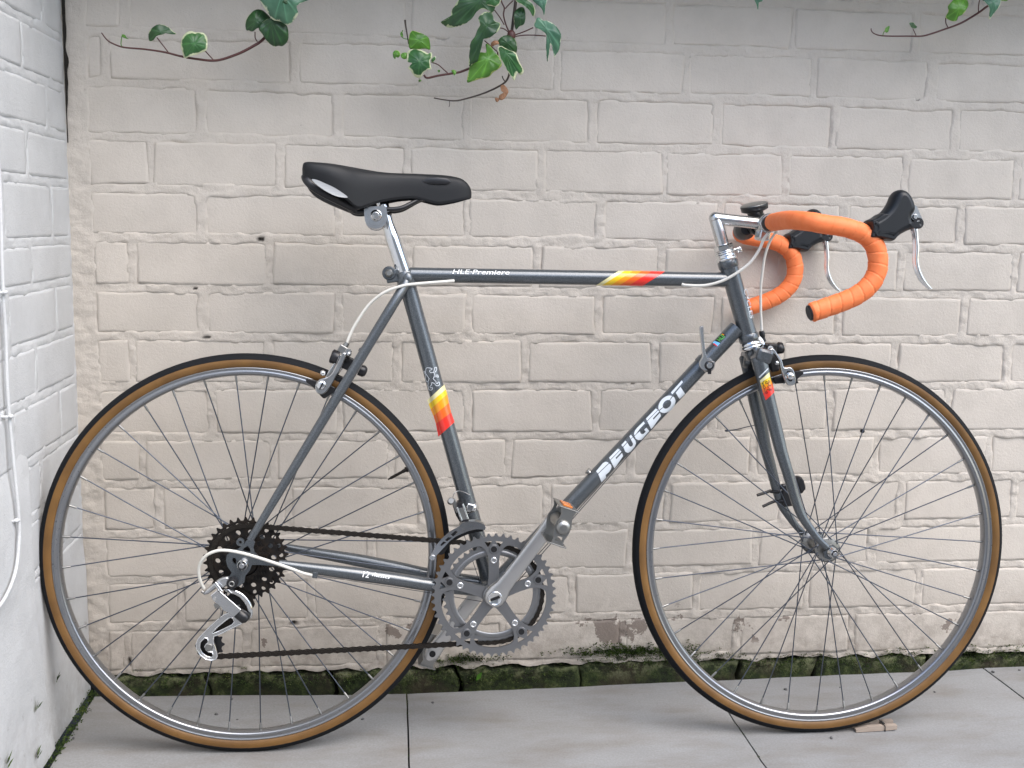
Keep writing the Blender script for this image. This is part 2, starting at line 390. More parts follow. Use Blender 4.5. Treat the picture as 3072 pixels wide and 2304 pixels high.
# ================================================================== SETTING: ground, paving, walls
WY = .275           # face of the back wall
SX = -.338          # face of the side wall
mb = MB(); mb.add([(-3, -4.2, -.075), (4, -4.2, -.075), (4, 1, -.075), (-3, 1, -.075)], [(0, 1, 2, 3)], False)
mb.build('ground', M_SOIL, kind='structure')
pav = MB(); pav.add([(SX-.02, -3.1, -.045), (3.9, -3.1, -.045), (3.9, .20, -.045), (SX-.02, .20, -.045)], [(0, 1, 2, 3)], False)
pavement = pav.build('pavement', M_SOIL, kind='structure')
edge_y = lambda x: .2180+.0215*(x-.27)/.6 if x > .27 else .2180+.031*(.27-x)/.6
xs = [-.322, .2695, .868, 1.4635, 2.06, 2.66, 3.25]
def slab(x0, x1, y0, y1a, y1b, seed):
    rnd = random.Random(seed); g = .0015; t = .038; nx, ny = 24, 20; vs = []; fs = []
    dz = rnd.uniform(-.0012, .0012)
    for j in range(ny+1):
        for i in range(nx+1):
            u, v = i/nx, j/ny; x = x0+g+(x1-x0-2*g)*u; yt = y1a+(y1b-y1a)*u; y = y0+g+(yt-y0-2*g)*v
            e = min(u, 1-u)*(x1-x0); e2 = min(v, 1-v)*(yt-y0); ed = min(e, e2)
            if i in (0, nx): x += .0016*noise.noise(Vector((x*9, y*26, 3)))
            if j in (0, ny): y += .0022*noise.noise(Vector((x*22, y*9, 5)))+.003*noise.noise(Vector((x*5, y*3, 9)))*(j == ny)
            z = dz+.0014*noise.noise(Vector((x*4, y*4, 1)))+.0004*noise.noise(Vector((x*30, y*30, 1)))
            if ed < 1e-6: z -= .0022
            vs.append((x, y, z))
    for j in range(ny):
        for i in range(nx): a = j*(nx+1)+i; fs.append((a, a+1, a+nx+2, a+nx+1))
    ring = [i for i in range(nx+1)]+[j*(nx+1)+nx for j in range(1, ny+1)]+[ny*(nx+1)+i for i in range(nx-1, -1, -1)]+[j*(nx+1) for j in range(ny-1, 0, -1)]
    b = MB(); b.add(vs, fs, True)
    rv = [vs[i] for i in ring]; m = len(rv)
    b.add(rv+[(v[0], v[1], v[2]-t) for v in rv], [(i, m+i, m+(i+1) % m, (i+1) % m) for i in range(m)], False)
    b.build('paving_slab', M_SLAB, pavement)
k = 0
for i in range(len(xs)-1):
    slab(xs[i], xs[i+1], -.375, edge_y(xs[i]), edge_y(xs[i+1]), k); k += 1
    for (a, c) in ((-.972, -.375), (-1.57, -.972), (-2.17, -1.57), (-2.77, -2.17)):
        slab(xs[i], xs[i+1], a, c, c, k); k += 1

# ---- walls
def fbm(p, o=3):
    v = 0; a = 1; 
    for _ in range(o): v += a*noise.noise(p); p = p*2.03+Vector((3.1, 1.7, .3)); a *= .5
    return v
def wall_brick(x0, x1, z0, z1, to_world, mat, parent, seed, proud, cell=.0105, depth=.05, rough=1.):
    rnd = random.Random(seed); nx = max(5, int((x1-x0)/cell)); nz = max(5, int((z1-z0)/cell))
    tilt = rnd.uniform(-.0016, .0016); tiltz = rnd.uniform(-.0014, .0014); pr = proud+rnd.uniform(-.0014, .0007)*min(1, rough)**2
    k_r = min(1, rough)**2; tilt *= k_r; tiltz *= k_r; jit = [rnd.uniform(-.0040, .0040)*k_r for _ in range(4)]; jz = [rnd.uniform(-.0020, .0020)*k_r for _ in range(4)]
    vs = []; R = .0075
    for j in range(nz+1):
        for i in range(nx+1):
            u, v = i/nx, j/nz
            # pull first interior rings towards the edge for a rounded arris
            uu = {0: 0, 1: .0035/(x1-x0), 2: .0085/(x1-x0), nx: 1, nx-1: 1-.0035/(x1-x0), nx-2: 1-.0085/(x1-x0)}.get(i, u)
            vv = {0: 0, 1: .0035/(z1-z0), 2: .0085/(z1-z0), nz: 1, nz-1: 1-.0035/(z1-z0), nz-2: 1-.0085/(z1-z0)}.get(j, v)
            xa = x0+jit[0]*(1-vv)+jit[1]*vv; xb = x1+jit[2]*(1-vv)+jit[3]*vv
            x = xa+(xb-xa)*uu; z = z0+(z1-z0)*vv+(jz[0]*(1-uu)+jz[1]*uu)*(1-vv)+(jz[2]*(1-uu)+jz[3]*uu)*vv
            ex = min(uu, 1-uu)*(x1-x0); ez = min(vv, 1-vv)*(z1-z0)
            wob = .0042*fbm(Vector((x*26, z*26, seed*.37)), 3)*rough
            if ez < .012: z += wob*(1-ez/.012)
            if ex < .012: x += wob*(1-ex/.012)
            a = max(0, R-ex)/R; b = max(0, R-ez)/R; e = min(1, hypot(a, b))
            rnd_in = .0013*e*e
            d = pr-rnd_in+tilt*(uu-.5)*2+tiltz*(vv-.5)*2+.0011*fbm(Vector((x*9, z*9, 7+seed)), 2)+.0007*fbm(Vector((x*40, z*48, seed)), 3)*rough
            if e >= .999: d = pr-.0075
            vs.append((x, d, z))
    fs = []
    for j in range(nz):
        for i in range(nx): a = j*(nx+1)+i; fs.append((a, a+1, a+nx+2, a+nx+1))
    ring = [i for i in range(nx+1)]+[j*(nx+1)+nx for j in range(1, nz+1)]+[nz*(nx+1)+i for i in range(nx-1, -1, -1)]+[j*(nx+1) for j in range(nz-1, 0, -1)]
    m = len(ring); b0 = len(vs)
    vs2 = [to_world(*v) for v in vs]+[to_world(vs[i][0], -depth, vs[i][2]) for i in ring]
    fs2 = fs+[(ring[i], b0+i, b0+(i+1) % m, ring[(i+1) % m]) for i in range(m)]
    b = MB(); b.add(vs2, fs2, True); return b.build('brick', mat, parent)
def sstep(a, b, x):
    t = min(1, max(0, (x-a)/(b-a))); return t*t*(3-2*t)
def mortar_sheet(x0, x1, z0, z1, to_world, mat, name, step, pr, levels, rows_x, pits=(), calm=None, corner=None, bandw=.0062):
    """paint-covered mortar: near the brick face along the joints, sunk behind the bricks"""
    nx = int((x1-x0)/step); nz = int((z1-z0)/step); vs = []; pit = []
    lv = sorted(levels)
    for j in range(nz+1):
        z = z0+(z1-z0)*j/nz
        ri = max(0, min(len(levels)-2, next((k_ for k_ in range(len(levels)-1) if levels[k_+1] <= z), len(levels)-2)))
        jx = rows_x[ri]; cm = calm(z) if calm else 1.
        for i in range(nx+1):
            x = x0+(x1-x0)*i/nx
            n = fbm(Vector((x*6, z*6, 11)), 2); w1 = noise.noise(Vector((x*30, z*30, 31)))*.0040+noise.noise(Vector((x*120, z*120, 3)))*.0010
            dz = min(abs(z-l_) for l_ in lv); dx = min(abs(x-q) for q in jx); ds = min(dz, dx)+w1
            if corner and x < corner: ds = min(ds, 0)
            hb = bandw+.0055*max(0, n-.05)
            if ds > hb+.010: h = -.0065; p_ = 0
            else:
                l = fbm(Vector((x*42, z*55, 2)), 3); c = noise.noise(Vector((x*150, z*150, 5)))
                h = pr-.0017-.0016*max(0, -n)+(.0023*l+.0009*c)*cm
                h = h+(-.0065-h)*sstep(hb+.001, hb+.008, ds); p_ = 0
                for (px_, pz_, rx_, rz_) in pits:
                    q = ((x-px_)/rx_)**2+((z-pz_)/rz_)**2+noise.noise(Vector((x*150, z*150, 1)))*.5
                    if q < 1: h -= .008*(1-q); p_ = max(p_, 1-q)
            zz_ = z+(fbm(Vector((x*24, 7, 7)), 3)*.007-.002)*sstep(z0+.022, z0, z) if z0 > .02 else z
            vs.append(to_world(x, h, zz_)); pit.append(min(1, p_*1.8))
    fs = [(j*(nx+1)+i, j*(nx+1)+i+1, (j+1)*(nx+1)+i+1, (j+1)*(nx+1)+i) for j in range(nz) for i in range(nx)]
    b = MB(); b.add(vs, fs, True); o = b.build(name, mat)
    at = o.data.attributes.new('pit', 'FLOAT', 'POINT'); at.data.foreach_set('value', pit); return o

bw = lambda x, d, z: (x, WY-d, z)
back_wall = empty('brick_wall', (.6, WY, 0), label='beige painted brick wall with a mossy foot behind the bicycle', cat='wall')
levels = [1.405, 1.315, 1.225, 1.137, 1.043, .951, .864, .772, .683, .590, .493, .403, .308, .218, .124, .030]
offs = {}
ev = [-.23, .016, .271, .514, .755, .995, 1.235, 1.471]; od = [-.105, .141, .383, .635, .868, 1.113, 1.352]
rows = [od, ev, [-.265, .067, .30, .545, .791, 1.038, 1.272, 1.51], [-.10, .144, .38, .615, .853, 1.086, 1.327], [-.19, .038, .27, .519, .756, .992, 1.231, 1.46],
        od, ev, [-.106, .141, .383, .635, .868, 1.115, 1.373], [-.236, .012, .25, .494, .748, .997, 1.233, 1.471], [-.095, .141, .385, .634, .868, 1.108, 1.351],
        [-.223, .018, .24, .466, .708, .955, 1.204, 1.444], [-.197, .046, .300, .542, .785, 1.022, 1.266], [-.065, .20, .45, .71, .969, 1.211, 1.455],
        [-.16, .085, .345, .595, .849, 1.076, 1.317], [-.263, -.04, .22, .46, .70, .939, 1.18, 1.42]]
def extend(row, lo, hi):
    r = sorted(row)
    while r[-1] < hi: r.append(r[-1]+.2405+random.uniform(-.004, .004))
    while r[0] > lo: r.insert(0, r[0]-.2405)
    r = [x for x in r if lo < x < hi]; return [lo]+r+[hi]
INV = Matrix.Translation((-.6, -WY, 0))
sd_ = 0
rows_x = [extend(row, SX+.034, 2.98) for row in rows]
pits = []
for (px, py, rx, rz) in ((783, 718, .0085, .004), (586, 864, .004, .003), (618, 1013, .010, .003), (1325, 115, .012, .003), (1745, 184, .004, .004), (197, 735, .004, .009), (818, 1288, .004, .003), (2753, 296, .005, .003), (585, 1835, .006, .012), (390, 1985, .003, .012), (880, 1868, .012, .003), (1900, 1150, .004, .002), (1110, 1295, .010, .003)):
    q = wallpt(px, py, WY); pits.append((q.x, q.z, rx, rz))
calm = lambda z: .45+.55*sstep(1.15, .85, z) if z > .85 else 1.
calm = lambda z: 1-.5*sstep(.85, 1.1, z)
for (a_, b_, st_) in ((SX-.01, 1.66, .0036), (1.66, 3.0, .010)):
    sheet = mortar_sheet(a_, b_, .030, 1.42, bw, M_MORTAR, 'mortar', st_, .0031, levels, rows_x, pits, calm, SX+.030)
    sheet.parent = back_wall; sheet.matrix_parent_inverse = INV
for r, row in enumerate(rows):
    zt, zb = levels[r], levels[r+1]; xs_ = rows_x[r]
    for i in range(len(xs_)-1):
        if xs_[i+1]-xs_[i] < .03: continue
        sd_ += 1; g = .0045; gz = .0045
        g0 = .0004 if r <= 5 and random.random() < .4 else g
        b = wall_brick(xs_[i]+g0, xs_[i+1]-g, zb+gz, zt-gz, bw, M_WALL, back_wall, sd_, .0014 if r > 5 else (.0010 if r > 3 else .0005))
        b.matrix_parent_inverse = INV
# foot course, unpainted and mossy
mj = extend([-.115, .126, .3715, .616, .858, .9443, 1.1058, 1.3491, 1.59], SX+.004, 2.98)
ms = MB(); ms.add([bw(SX-.01, -.03, -.07), bw(3.0, -.03, -.07), bw(3.0, -.03, .034), bw(SX-.01, -.03, .034)], [(0, 1, 2, 3)], False)
b = ms.build('mortar', M_SOIL, back_wall); b.matrix_parent_inverse = INV
for i in range(len(mj)-1):
    sd_ += 1; pr = random.uniform(-.004, .002)
    b = wall_brick(mj[i]+.0045, mj[i+1]-.0045, -.066, .022+random.uniform(-.004, .003), bw, M_MOSSB, back_wall, sd_, pr, rough=3.)
    b.matrix_parent_inverse = INV
# courses above the picture, plainly built up to a coping
up = MB(); up.box((1.32, WY+.06, 1.66), ((1, 0, 0), (0, 1, 0), (0, 0, 1)), (1.68, .055, .24)); up.box((1.32, WY+.05, 1.93), ((1, 0, 0), (0, 1, 0), (0, 0, 1)), (1.70, .085, .03), bev=.006)
b = up.build('coping', M_WALL, back_wall); b.matrix_parent_inverse = INV

# side wall: u runs from the corner towards the camera
sw = lambda u, d, z: (SX+d, WY-u, z)
side_wall = empty('brick_wall', (SX, -.2, 0), label='white painted brick wall returning at the left corner', cat='wall')
INV2 = Matrix.Translation((-SX, .2, 0))
lev2 = [1.39, 1.30, 1.21, 1.124, 1.041, .958, .858, .785, .694, .605, .508, .415, .32, .225, .13, .035]
rows2 = [extend([(.11 if r % 2 else .23)+.2405*k_ for k_ in range(-1, 5)], .004, 1.0) for r in range(len(lev2)-1)]
sheet2 = mortar_sheet(-.01, 1.0, .004, 1.39, sw, M_SIDE, 'mortar', .0050, .0026, lev2, rows2, (), lambda z: .6, None, .0062)
sheet2.parent = side_wall; sheet2.matrix_parent_inverse = INV2
for r in range(len(lev2)-1):
    x_ = rows2[r]
    for i in range(len(x_)-1):
        if x_[i+1]-x_[i] < .03: continue
        sd_ += 1
        b = wall_brick(x_[i]+.0006, x_[i+1]-.0006, lev2[r+1]+.0045, lev2[r]-.0045, sw, M_SIDE, side_wall, sd_, .0010, rough=.3)
        b.matrix_parent_inverse = INV2
far = MB(); far.box((SX-.055, -2.0, .98), ((1, 0, 0), (0, 1, 0), (0, 0, 1)), (.052, 1.28, 1.0)); far.box((SX-.055, .02, 1.66), ((1, 0, 0), (0, 1, 0), (0, 0, 1)), (.052, .74, .27))
b = far.build('plain_face', M_SIDE, side_wall); b.matrix_parent_inverse = INV2
# smooth cement render on the lower part of the side wall, with a rounded edge
ridge = [(-.0136, .5074), (-.0282, .4311), (-.0255, .3452), (-.0188, .2361), (.0008, .1245), (.0253, .0366), (.045, -.01)]
def ridge_y(z):
    for (y0, z0), (y1, z1) in zip(ridge, ridge[1:]):
        if z1 <= z <= z0: return y0+(y1-y0)*(z0-z)/(z0-z1)
    return ridge[0][0] if z > ridge[0][1] else ridge[-1][0]
vs = []; fs = []; nz, ny = 90, 70
for j in range(nz+1):
    z = .002+(.60-.002)*j/nz; re = ridge_y(min(z, .505))
    for i in range(ny+1):
        s = i/ny; y = re-.95*(s**1.7)
        h = .0115*min(1, sqrt(min(1, (re-y)/.010)))
        fade = min(1, max(0, (.585-z-.03*fbm(Vector((y*9, z*9, 4)), 2))/.16)); fade = fade*fade*(3-2*fade)
        d = -.004+(h+.0012)*fade+.0016*fbm(Vector((y*8, z*8, 8)), 3)*fade+.0007*fbm(Vector((y*40, z*40, 8)), 2)
        if i == 0: d = -.004
        vs.append((SX+d, y, z))
for j in range(nz):
    for i in range(ny): a = j*(ny+1)+i; fs.append((a, a+ny+1, a+ny+2, a+1))
mbx = MB(); mbx.add(vs, fs, True); b = mbx.build('render_coat', M_SIDE, side_wall); b.matrix_parent_inverse = INV2
# low plaster skirt between the ridge and the corner
vs = []; fs = []
for j in range(41):
    z = .001+.38*j/40
    for i in range(41):
        y = WY-.004-(WY-.004-ridge_y(z)+.03)*i/40
        f_ = min(1, max(0, (.36-z)/.12)); d = -.004+.0085*f_+.0016*fbm(Vector((y*8, z*8, 18)), 3)*f_
        vs.append((SX+d, y, z))
for j in range(40):
    for i in range(40): a = j*41+i; fs.append((a, a+41, a+42, a+1))
mbx = MB(); mbx.add(vs, fs, True); b = mbx.build('render_coat', M_SIDE, side_wall); b.matrix_parent_inverse = INV2
# unseen opposite wall, added behind the photographer to keep low sky light out
ow = MB(); ow.box((1.3, -3.15, 1.0), ((1, 0, 0), (0, 1, 0), (0, 0, 1)), (2.0, .06, 1.02)); ow.build('sky_blocking_wall', M_WALL, kind='structure')

# ---- things on the side wall: painted cable
pth = [(-.106, 1.42), (-.107, 1.10), (-.1083, .9516), (-.1168, .7962), (-.1153, .7269), (-.1179, .6088), (-.1160, .4543), (-.1225, .4022), (-.146, .366), (-.193, .3443), (-.26, .337)]
cb = MB(); pp = catmull([(SX+.0085+(.006 if z < .55 else 0), y, z) for y, z in pth], 8)
for p in pp: p.y += .0012*noise.noise(Vector((0, 0, p.z*22)))
cb.tube(pp, .0028, 10); wc = empty('wall_cable', (SX, -.117, .6), label='thin cable painted over in white, running down the white wall and hooking left', cat='cable')
b = cb.build('cable', M_SIDE, wc); b.matrix_parent_inverse = Matrix.Translation((-SX, .117, -.6))
for (y, z) in ((-.1168, .788), (-.1179, .603), (-.116, .442)):
    c_ = MB(); c_.sphere((SX+.012, y-.004, z), .0048, 12, (1, 1.25, .7)); c_.cyl((SX, y-.010, z), (SX+.010, y-.010, z), .0022, 10, bev=.0008)
    b = c_.build('clip', M_SIDE, wc); b.matrix_parent_inverse = Matrix.Translation((-SX, .117, -.6))

# ---- dark crack in the corner
cr_ = MB(); vs = []; fs = []
for j in range(60):
    z = 1.03+.375*j/59; wdt = max(0.0002, .0052+.0042*noise.noise(Vector((z*38, 1, 1))))*(.25+.75*min(1, max(0, (z-1.08)/.04)))
    vs += [(SX+.0035, WY-.0075, z), (SX+.0045+wdt, WY-.0078-.001, z)]
for j in range(59): fs.append((2*j, 2*j+1, 2*j+3, 2*j+2))
cr_.add(vs, fs, False); cr_.build('corner_crack', M_SOIL, back_wall).matrix_parent_inverse = INV

# ---- moss and litter (stuff)
mo = MB(); rnd = random.Random(3)
def tuft(c, n, sp, h, nrm):
    for _ in range(n):
        p = Vector(c)+Vector((rnd.gauss(0, sp), rnd.gauss(0, sp*.35), rnd.gauss(0, sp*.4)))
        d = Vector((rnd.uniform(-1, 1), rnd.uniform(-1, .2), rnd.uniform(-.2, 1)))+Vector(nrm); d.normalize()
        s = d.cross(Vector((rnd.random(), rnd.random(), rnd.random()))).normalized()*h*.32; hh = h*rnd.uniform(.5, 1.2)
        mo.add([p-s, p+s, p+d*hh], [(0, 1, 2)], False)
for (x0, x1, zz, n) in ((-.31, .02, .024, 60), (-.2, .36, .012, 200), (.36, .62, .004, 70), (.62, .95, .032, 150), (.66, .86, .042, 130), (.95, 1.6, .018, 260), (1.25, 1.6, .03, 90), (.30, .42, .036, 60)):
    for _ in range(n): tuft((rnd.uniform(x0, x1), WY-.003, zz+rnd.gauss(0, .009)), 7, .004, .0042, (0, -.8, .2))
for _ in range(190): tuft((rnd.gauss(.715, .07), WY-.004, .046+abs(rnd.gauss(0, .008))), 8, .0045, .0060, (0, -.8, .4))
for _ in range(60): tuft((rnd.gauss(.385, .03), WY-.004, .040+abs(rnd.gauss(0, .006))), 8, .0045, .0055, (0, -.8, .4))
for t in range(150):        # damp gap at the foot of the side wall
    y = WY-.02-.48*rnd.random()**1.2
    for _ in range(1): tuft((SX+.010+rnd.uniform(-.003, .008), y, rnd.uniform(-.012, .010)*max(.3, 1-(WY-y)*2.5)), 8, .005, .0050, (.5, 0, .6))
for x in (1.4635, .868, .2695):
    for t in range(26): tuft((x, -rnd.uniform(-.2, .38), -.003), 3, .0016, .0026, (0, 0, .6))
mo.build('moss', M_MOSS, label='dark green moss along the foot of the walls and in the paving joints', cat='moss', kind='stuff')

def pebble(P, r, seed):
    rn = random.Random(seed); b = MB(); b.sphere((0, 0, 0), r, 8, (1, rn.uniform(.6, .9), rn.uniform(.45, .7)))
    b.v = [(v[0]*(1+.25*noise.noise(Vector(v)*300+Vector((seed, 0, 0)))), v[1], v[2]) for v in b.v]
    return b.mesh('pebble', M_STONE)
pebs = [(243+0, 0)]
plist = [(2357, 2070, .0042, 'small dark stone on the paving inside the front wheel, near the moss'), (2494, 2216, .0040, 'small dark stone on the paving just below the front tyre'),
         (2804, 2077, .0026, 'tiny stone on the paving right of the front wheel rim'), (2520, 2063, .0022, 'tiny stone on the paving between the front spokes'),
         (2979, 2017, .0042, 'small stone at the slab joint by the right end of the moss'), (3058, 2012, .0034, 'small stone at the far right edge of the paving'),
         (649, 2145, .0042, 'small dark stone on the paving under the rear wheel spokes, leftmost'), (712, 2160, .0026, 'flat crumb on the paving under the rear derailleur'),
         (1088, 2159, .0036, 'small stone outside the rear tyre left of the slab joint'), (1298, 2109, .0036, 'small dark stone right of the slab joint below the chainring'),
         (695, 2099, .0032, 'small stone on the paving beside the moss under the lower chain'), (220, 2216, .0030, 'small stone on the paving near the left wall')]
for i, (px, py, r, lab) in enumerate(plist):
    P = floorpt(px, py); o = link('pebble', pebble(P, r, i), None, lab, 'stone', 'loose stones on the paving'); o.location = (P.x, P.y, P.z+r*.35); o.rotation_euler = (0, 0, i*1.3)

# ================================================================== BICYCLE
bike = empty('bicycle', (0, 0, 0), (-LEAN, 0, 0), label='grey steel road bicycle with orange bar tape leaning against the beige wall', cat='bicycle')
R = .340; XR, XF = 0., 1.0
c4 = crop(0, 0, 1.)
def Bz(x, y, Y=0.): p = B(x, y, Y); return p

# ---- wheels
def spoke_mesh(side, sgn, rf, yf, yr=.0012):
    """spoke ending at rim angle 90 deg; +1: tangent on the clockwise side"""
    th = pi/2; hub = th-sgn*radians(58)
    P0 = Vector((rf*cos(hub), yf*side+(.0022*side if sgn > 0 else -.0016*side), rf*sin(hub)))
    P1 = Vector((0, yr*side, .3045)); b = MB(); d = (P1-P0).normalized()
    b.tube([P0+Vector((0, -side*.004*(1 if sgn > 0 else -1), 0)), P0, P0+d*.006, P1], .00105, 6)
    return b.mesh('spoke', M_SPOKE)
def nipple_mesh(side, sgn, rf, yf):
    th = pi/2; hub = th-sgn*radians(58)
    P0 = Vector((rf*cos(hub), yf*side, rf*sin(hub))); P1 = Vector((0, .0012*side, .3055)); d = (P1-P0).normalized()
    b = MB(); b.tube([P1-d*.0145, P1-d*.013, P1], [.0013, .0019, .0020], 7); return b.mesh('nipple', M_STEEL)
def make_wheel(X, phase, rf, yn, yfar, first_sign, lab, valve):
    c = Vector((X, 0, R))
    # rim
    rim = MB(); prof = [(-.0103, .3178), (-.0116, .3172), (-.0118, .3160), (-.0108, .3152), (-.0108, .3120), (-.0112, .3114), (-.0112, .3078), (-.0104, .3062), (-.0075, .3045), (-.0040, .3036), (0, .3032),
                        (.0040, .3036), (.0075, .3045), (.0104, .3062), (.0112, .3078), (.0112, .3114), (.0108, .3120), (.0108, .3152), (.0118, .3160), (.0116, .3172), (.0103, .3178), (.006, .3140), (0, .3125), (-.006, .3140)]
    rim.lathe(prof, c, seg=144, close=True)
    wheel = rim.build('wheel', M_RIM, bike, label=lab)
    # tyre: tread and sidewall
    ty = MB(); n = 22; a0 = radians(-38)
    for i in range(1): pass
    cr, rt = .3262, .0138
    pr = []
    for k_ in range(n+1):
        a = radians(-42)+radians(264)*k_/n; pr.append((-rt*.97*cos(a), cr+rt*sin(a)))
    def seg_prof(lo, hi): return [p for i, p in enumerate(pr) if lo <= i <= hi]
    ia = next(i for i, p in enumerate(pr) if p[1] > .3300); ib = n-ia
    ty.lathe(seg_prof(0, ia), c, seg=144, mi=1); ty.lathe([(p[0]*1.02, p[1]+.0006) for p in seg_prof(ia, ib)], c, seg=144, mi=0); ty.lathe(seg_prof(ib, n), c, seg=144, mi=1)
    p = pr[ia]; ty.lathe([(p[0], p[1]), (p[0]*1.02, p[1]+.0006)], c, seg=144, mi=0); p = pr[ib]; ty.lathe([(p[0]*1.02, p[1]+.0006), (p[0], p[1])], c, seg=144, mi=0)
    ty.build('tyre', [M_TREAD, M_GUM], wheel)
    # hub
    h = MB()
    h.lathe([(-yn-.004, .011), (-yn-.0022, .012), (-yn-.0016, rf+.003), (-yn+.0012, rf+.003), (-yn+.002, .014), (-yn+.008, .0105), (yfar-.008, .0105), (yfar-.002, .014), (yfar-.0012, rf+.003), (yfar+.0016, rf+.003), (yfar+.0022, .012), (yfar+.006, .011), (yfar+.006, .006)], c, seg=36)
    h.lathe([(-yn-.0012, rf+.003), (-yn-.004, .011), (-yn-.004, .006)], c, seg=36)
    h.build('hub', M_STEEL, wheel)
    S = {}; NP = {}
    for side in (-1, 1):
        for sg in (1, -1):
            yf = yn if side < 0 else yfar
            S[side, sg] = spoke_mesh(side, sg, rf, yf); NP[side, sg] = nipple_mesh(side, sg, rf, yf)
    for k_ in range(36):
        side = -1 if k_ % 2 == 0 else 1            # k=0 at the phase angle is a near-side spoke
        sg = first_sign(k_)
        ang = radians(phase+10*k_)
        for nm, D in (('spoke', S), ('nipple', NP)):
            o = link(nm, D[side, sg], wheel); o.location = c; o.rotation_euler = (0, pi/2-ang, 0)
    va = radians(valve); v = MB(); d = Vector((cos(va), 0, sin(va)))
    v.tube([c+d*.303, c+d*.294, c+d*.293, c+d*.272, c+d*.270, c+d*.266], [.0032, .0032, .0026, .0026, .0016, .0014], 10)
    v.cyl(c+d*.3045, c+d*.300, .0052, 6)
    v.build('valve', M_CHAIN, wheel)
    return wheel
# near-side spokes sit at phase+20k; pattern ++--, read off the photograph
rear = make_wheel(XR, 93.3, .0215, .024, .034, lambda k: 1 if k % 4 in (0, 1) else -1, 'rear wheel with amber sidewall tyre and a rusty six-speed freewheel', 28.2)
front = make_wheel(XF, 90.3, .0195, .035, .035, lambda k: 1 if k % 4 in (0, 1) else -1, 'front wheel with amber sidewall tyre', 112.5)

# ---- frame
BB = Vector((.4125, 0, .2746))
fr = MB()
fr.cyl(BB+Vector((0, -.035, 0)), BB+Vector((0, .035, 0)), .0205, 28, bev=.002)
frame = fr.build('frame', M_PAINT, bike)
tt0, tt1 = B(1222, 824.3), B(2184, 839.6)
st1 = B(1216, 832); sdir = (st1-BB).normalized()
dt1 = B(2210, 984.5)
ht0, ht1 = B(2181, 781), B(2249, 1024)
hdir = (ht0-ht1).normalized()
rT, rS, rD, rH = .0128, .0142, .0143, .0160
def tube_obj(nm, pts, r, parent=None, seg=28, **kw):
    b = MB(); b.tube(pts, r, seg, **kw); return b.build(nm, M_PAINT, parent or frame)
top_tube = tube_obj('top_tube', [tt0, tt1], rT)
seat_tube = tube_obj('seat_tube', [BB, st1+sdir*.010], rS)
down_tube = tube_obj('down_tube', [BB, dt1], rD)
head_tube = tube_obj('head_tube', [ht1, ht0], rH)
# seat cluster: collar with binder ears and bolt
b = MB(); stt = st1+sdir*.010
b.tube([stt-sdir*.030, stt-sdir*.028, stt-sdir*.002, stt], [rS+.0008, rS+.0022, rS+.0022, rS+.0008], 28)
ear = B(1167.5, 820)
b.tube([ear+Vector((0, -.0115, 0)), ear+Vector((0, -.0100, 0)), ear+Vector((0, .0100, 0)), ear+Vector((0, .0115, 0))], [.0100, .0118, .0118, .0100], 24)
b.box((ear+stt-sdir*.010)*.5, ((1, 0, .15), (0, 1, 0), (-.15, 0, 1)), (.019, .0100, .0112), bev=.002)
b.build('seat_lug', M_PAINT, frame)
b = MB(); b.cyl(ear+Vector((0, -.0165, 0)), ear+Vector((0, .014, 0)), .0072, 6, bev=.0012); b.cyl(ear+Vector((0, -.0185, 0)), ear+Vector((0, -.012, 0)), .0052, 18, bev=.001)
b.build('binder_bolt', M_STEEL, frame)
# lugs: thin sleeves at the joints
for P, D, r in ((ht0, -hdir, rH), (ht1, hdir, rH)):
    b = MB(); b.tube([P, P+D*.0025, P+D*.012, P+D*.014], [r+.0008, r+.0018, r+.0016, r+.0002], 28); b.build('head_lug', M_PAINT, frame)
# stays
sy = lambda p, s: Vector((p[0], p[1]*s, p[2]))
sst, ssb = B(1216, 853, -.0155), B(750, 1621, -.0605)
near_cs = [B(836, 1690, -.0615), B(900, 1700, -.058), B(1032, 1717, -.052), B(1180, 1737, -.043), B(1297, 1755, -.035), Vector((.400, -.026, .277))]
for s in (1, -1):
    mid = sst.lerp(ssb, .12)
    tube_obj('seat_stay', [sy(p, s) for p in (sst+Vector((.003, .004, .008)), sst, mid, sst.lerp(ssb, .55), sst.lerp(ssb, .85), ssb)], [.0062, .0082, .0088, .0084, .0070, .0058], seg=20)
    tube_obj('chain_stay', [sy(p, s) for p in catmull(near_cs, 4)], [.0060+.0052*min(1, i/9) for i in range(21)], seg=20)
for s in (1, -1):
    b = MB(); b.sphere(sy(sst+Vector((.004, .002, .008)), s), .0088, 14, (1, .7, 1.5)); b.build('stay_cap', M_PAINT, frame)
b = MB()
b.cyl(B(1085, 1052, -.020), sy(B(1085, 1052, -.020), -1), .0055, 16); b.build('brake_bridge', M_PAINT, frame)
b = MB(); b.cyl((.335, -.038, .285), (.335, .038, .285), .0055, 14)
b.build('stay_bridge', M_PAINT, frame)
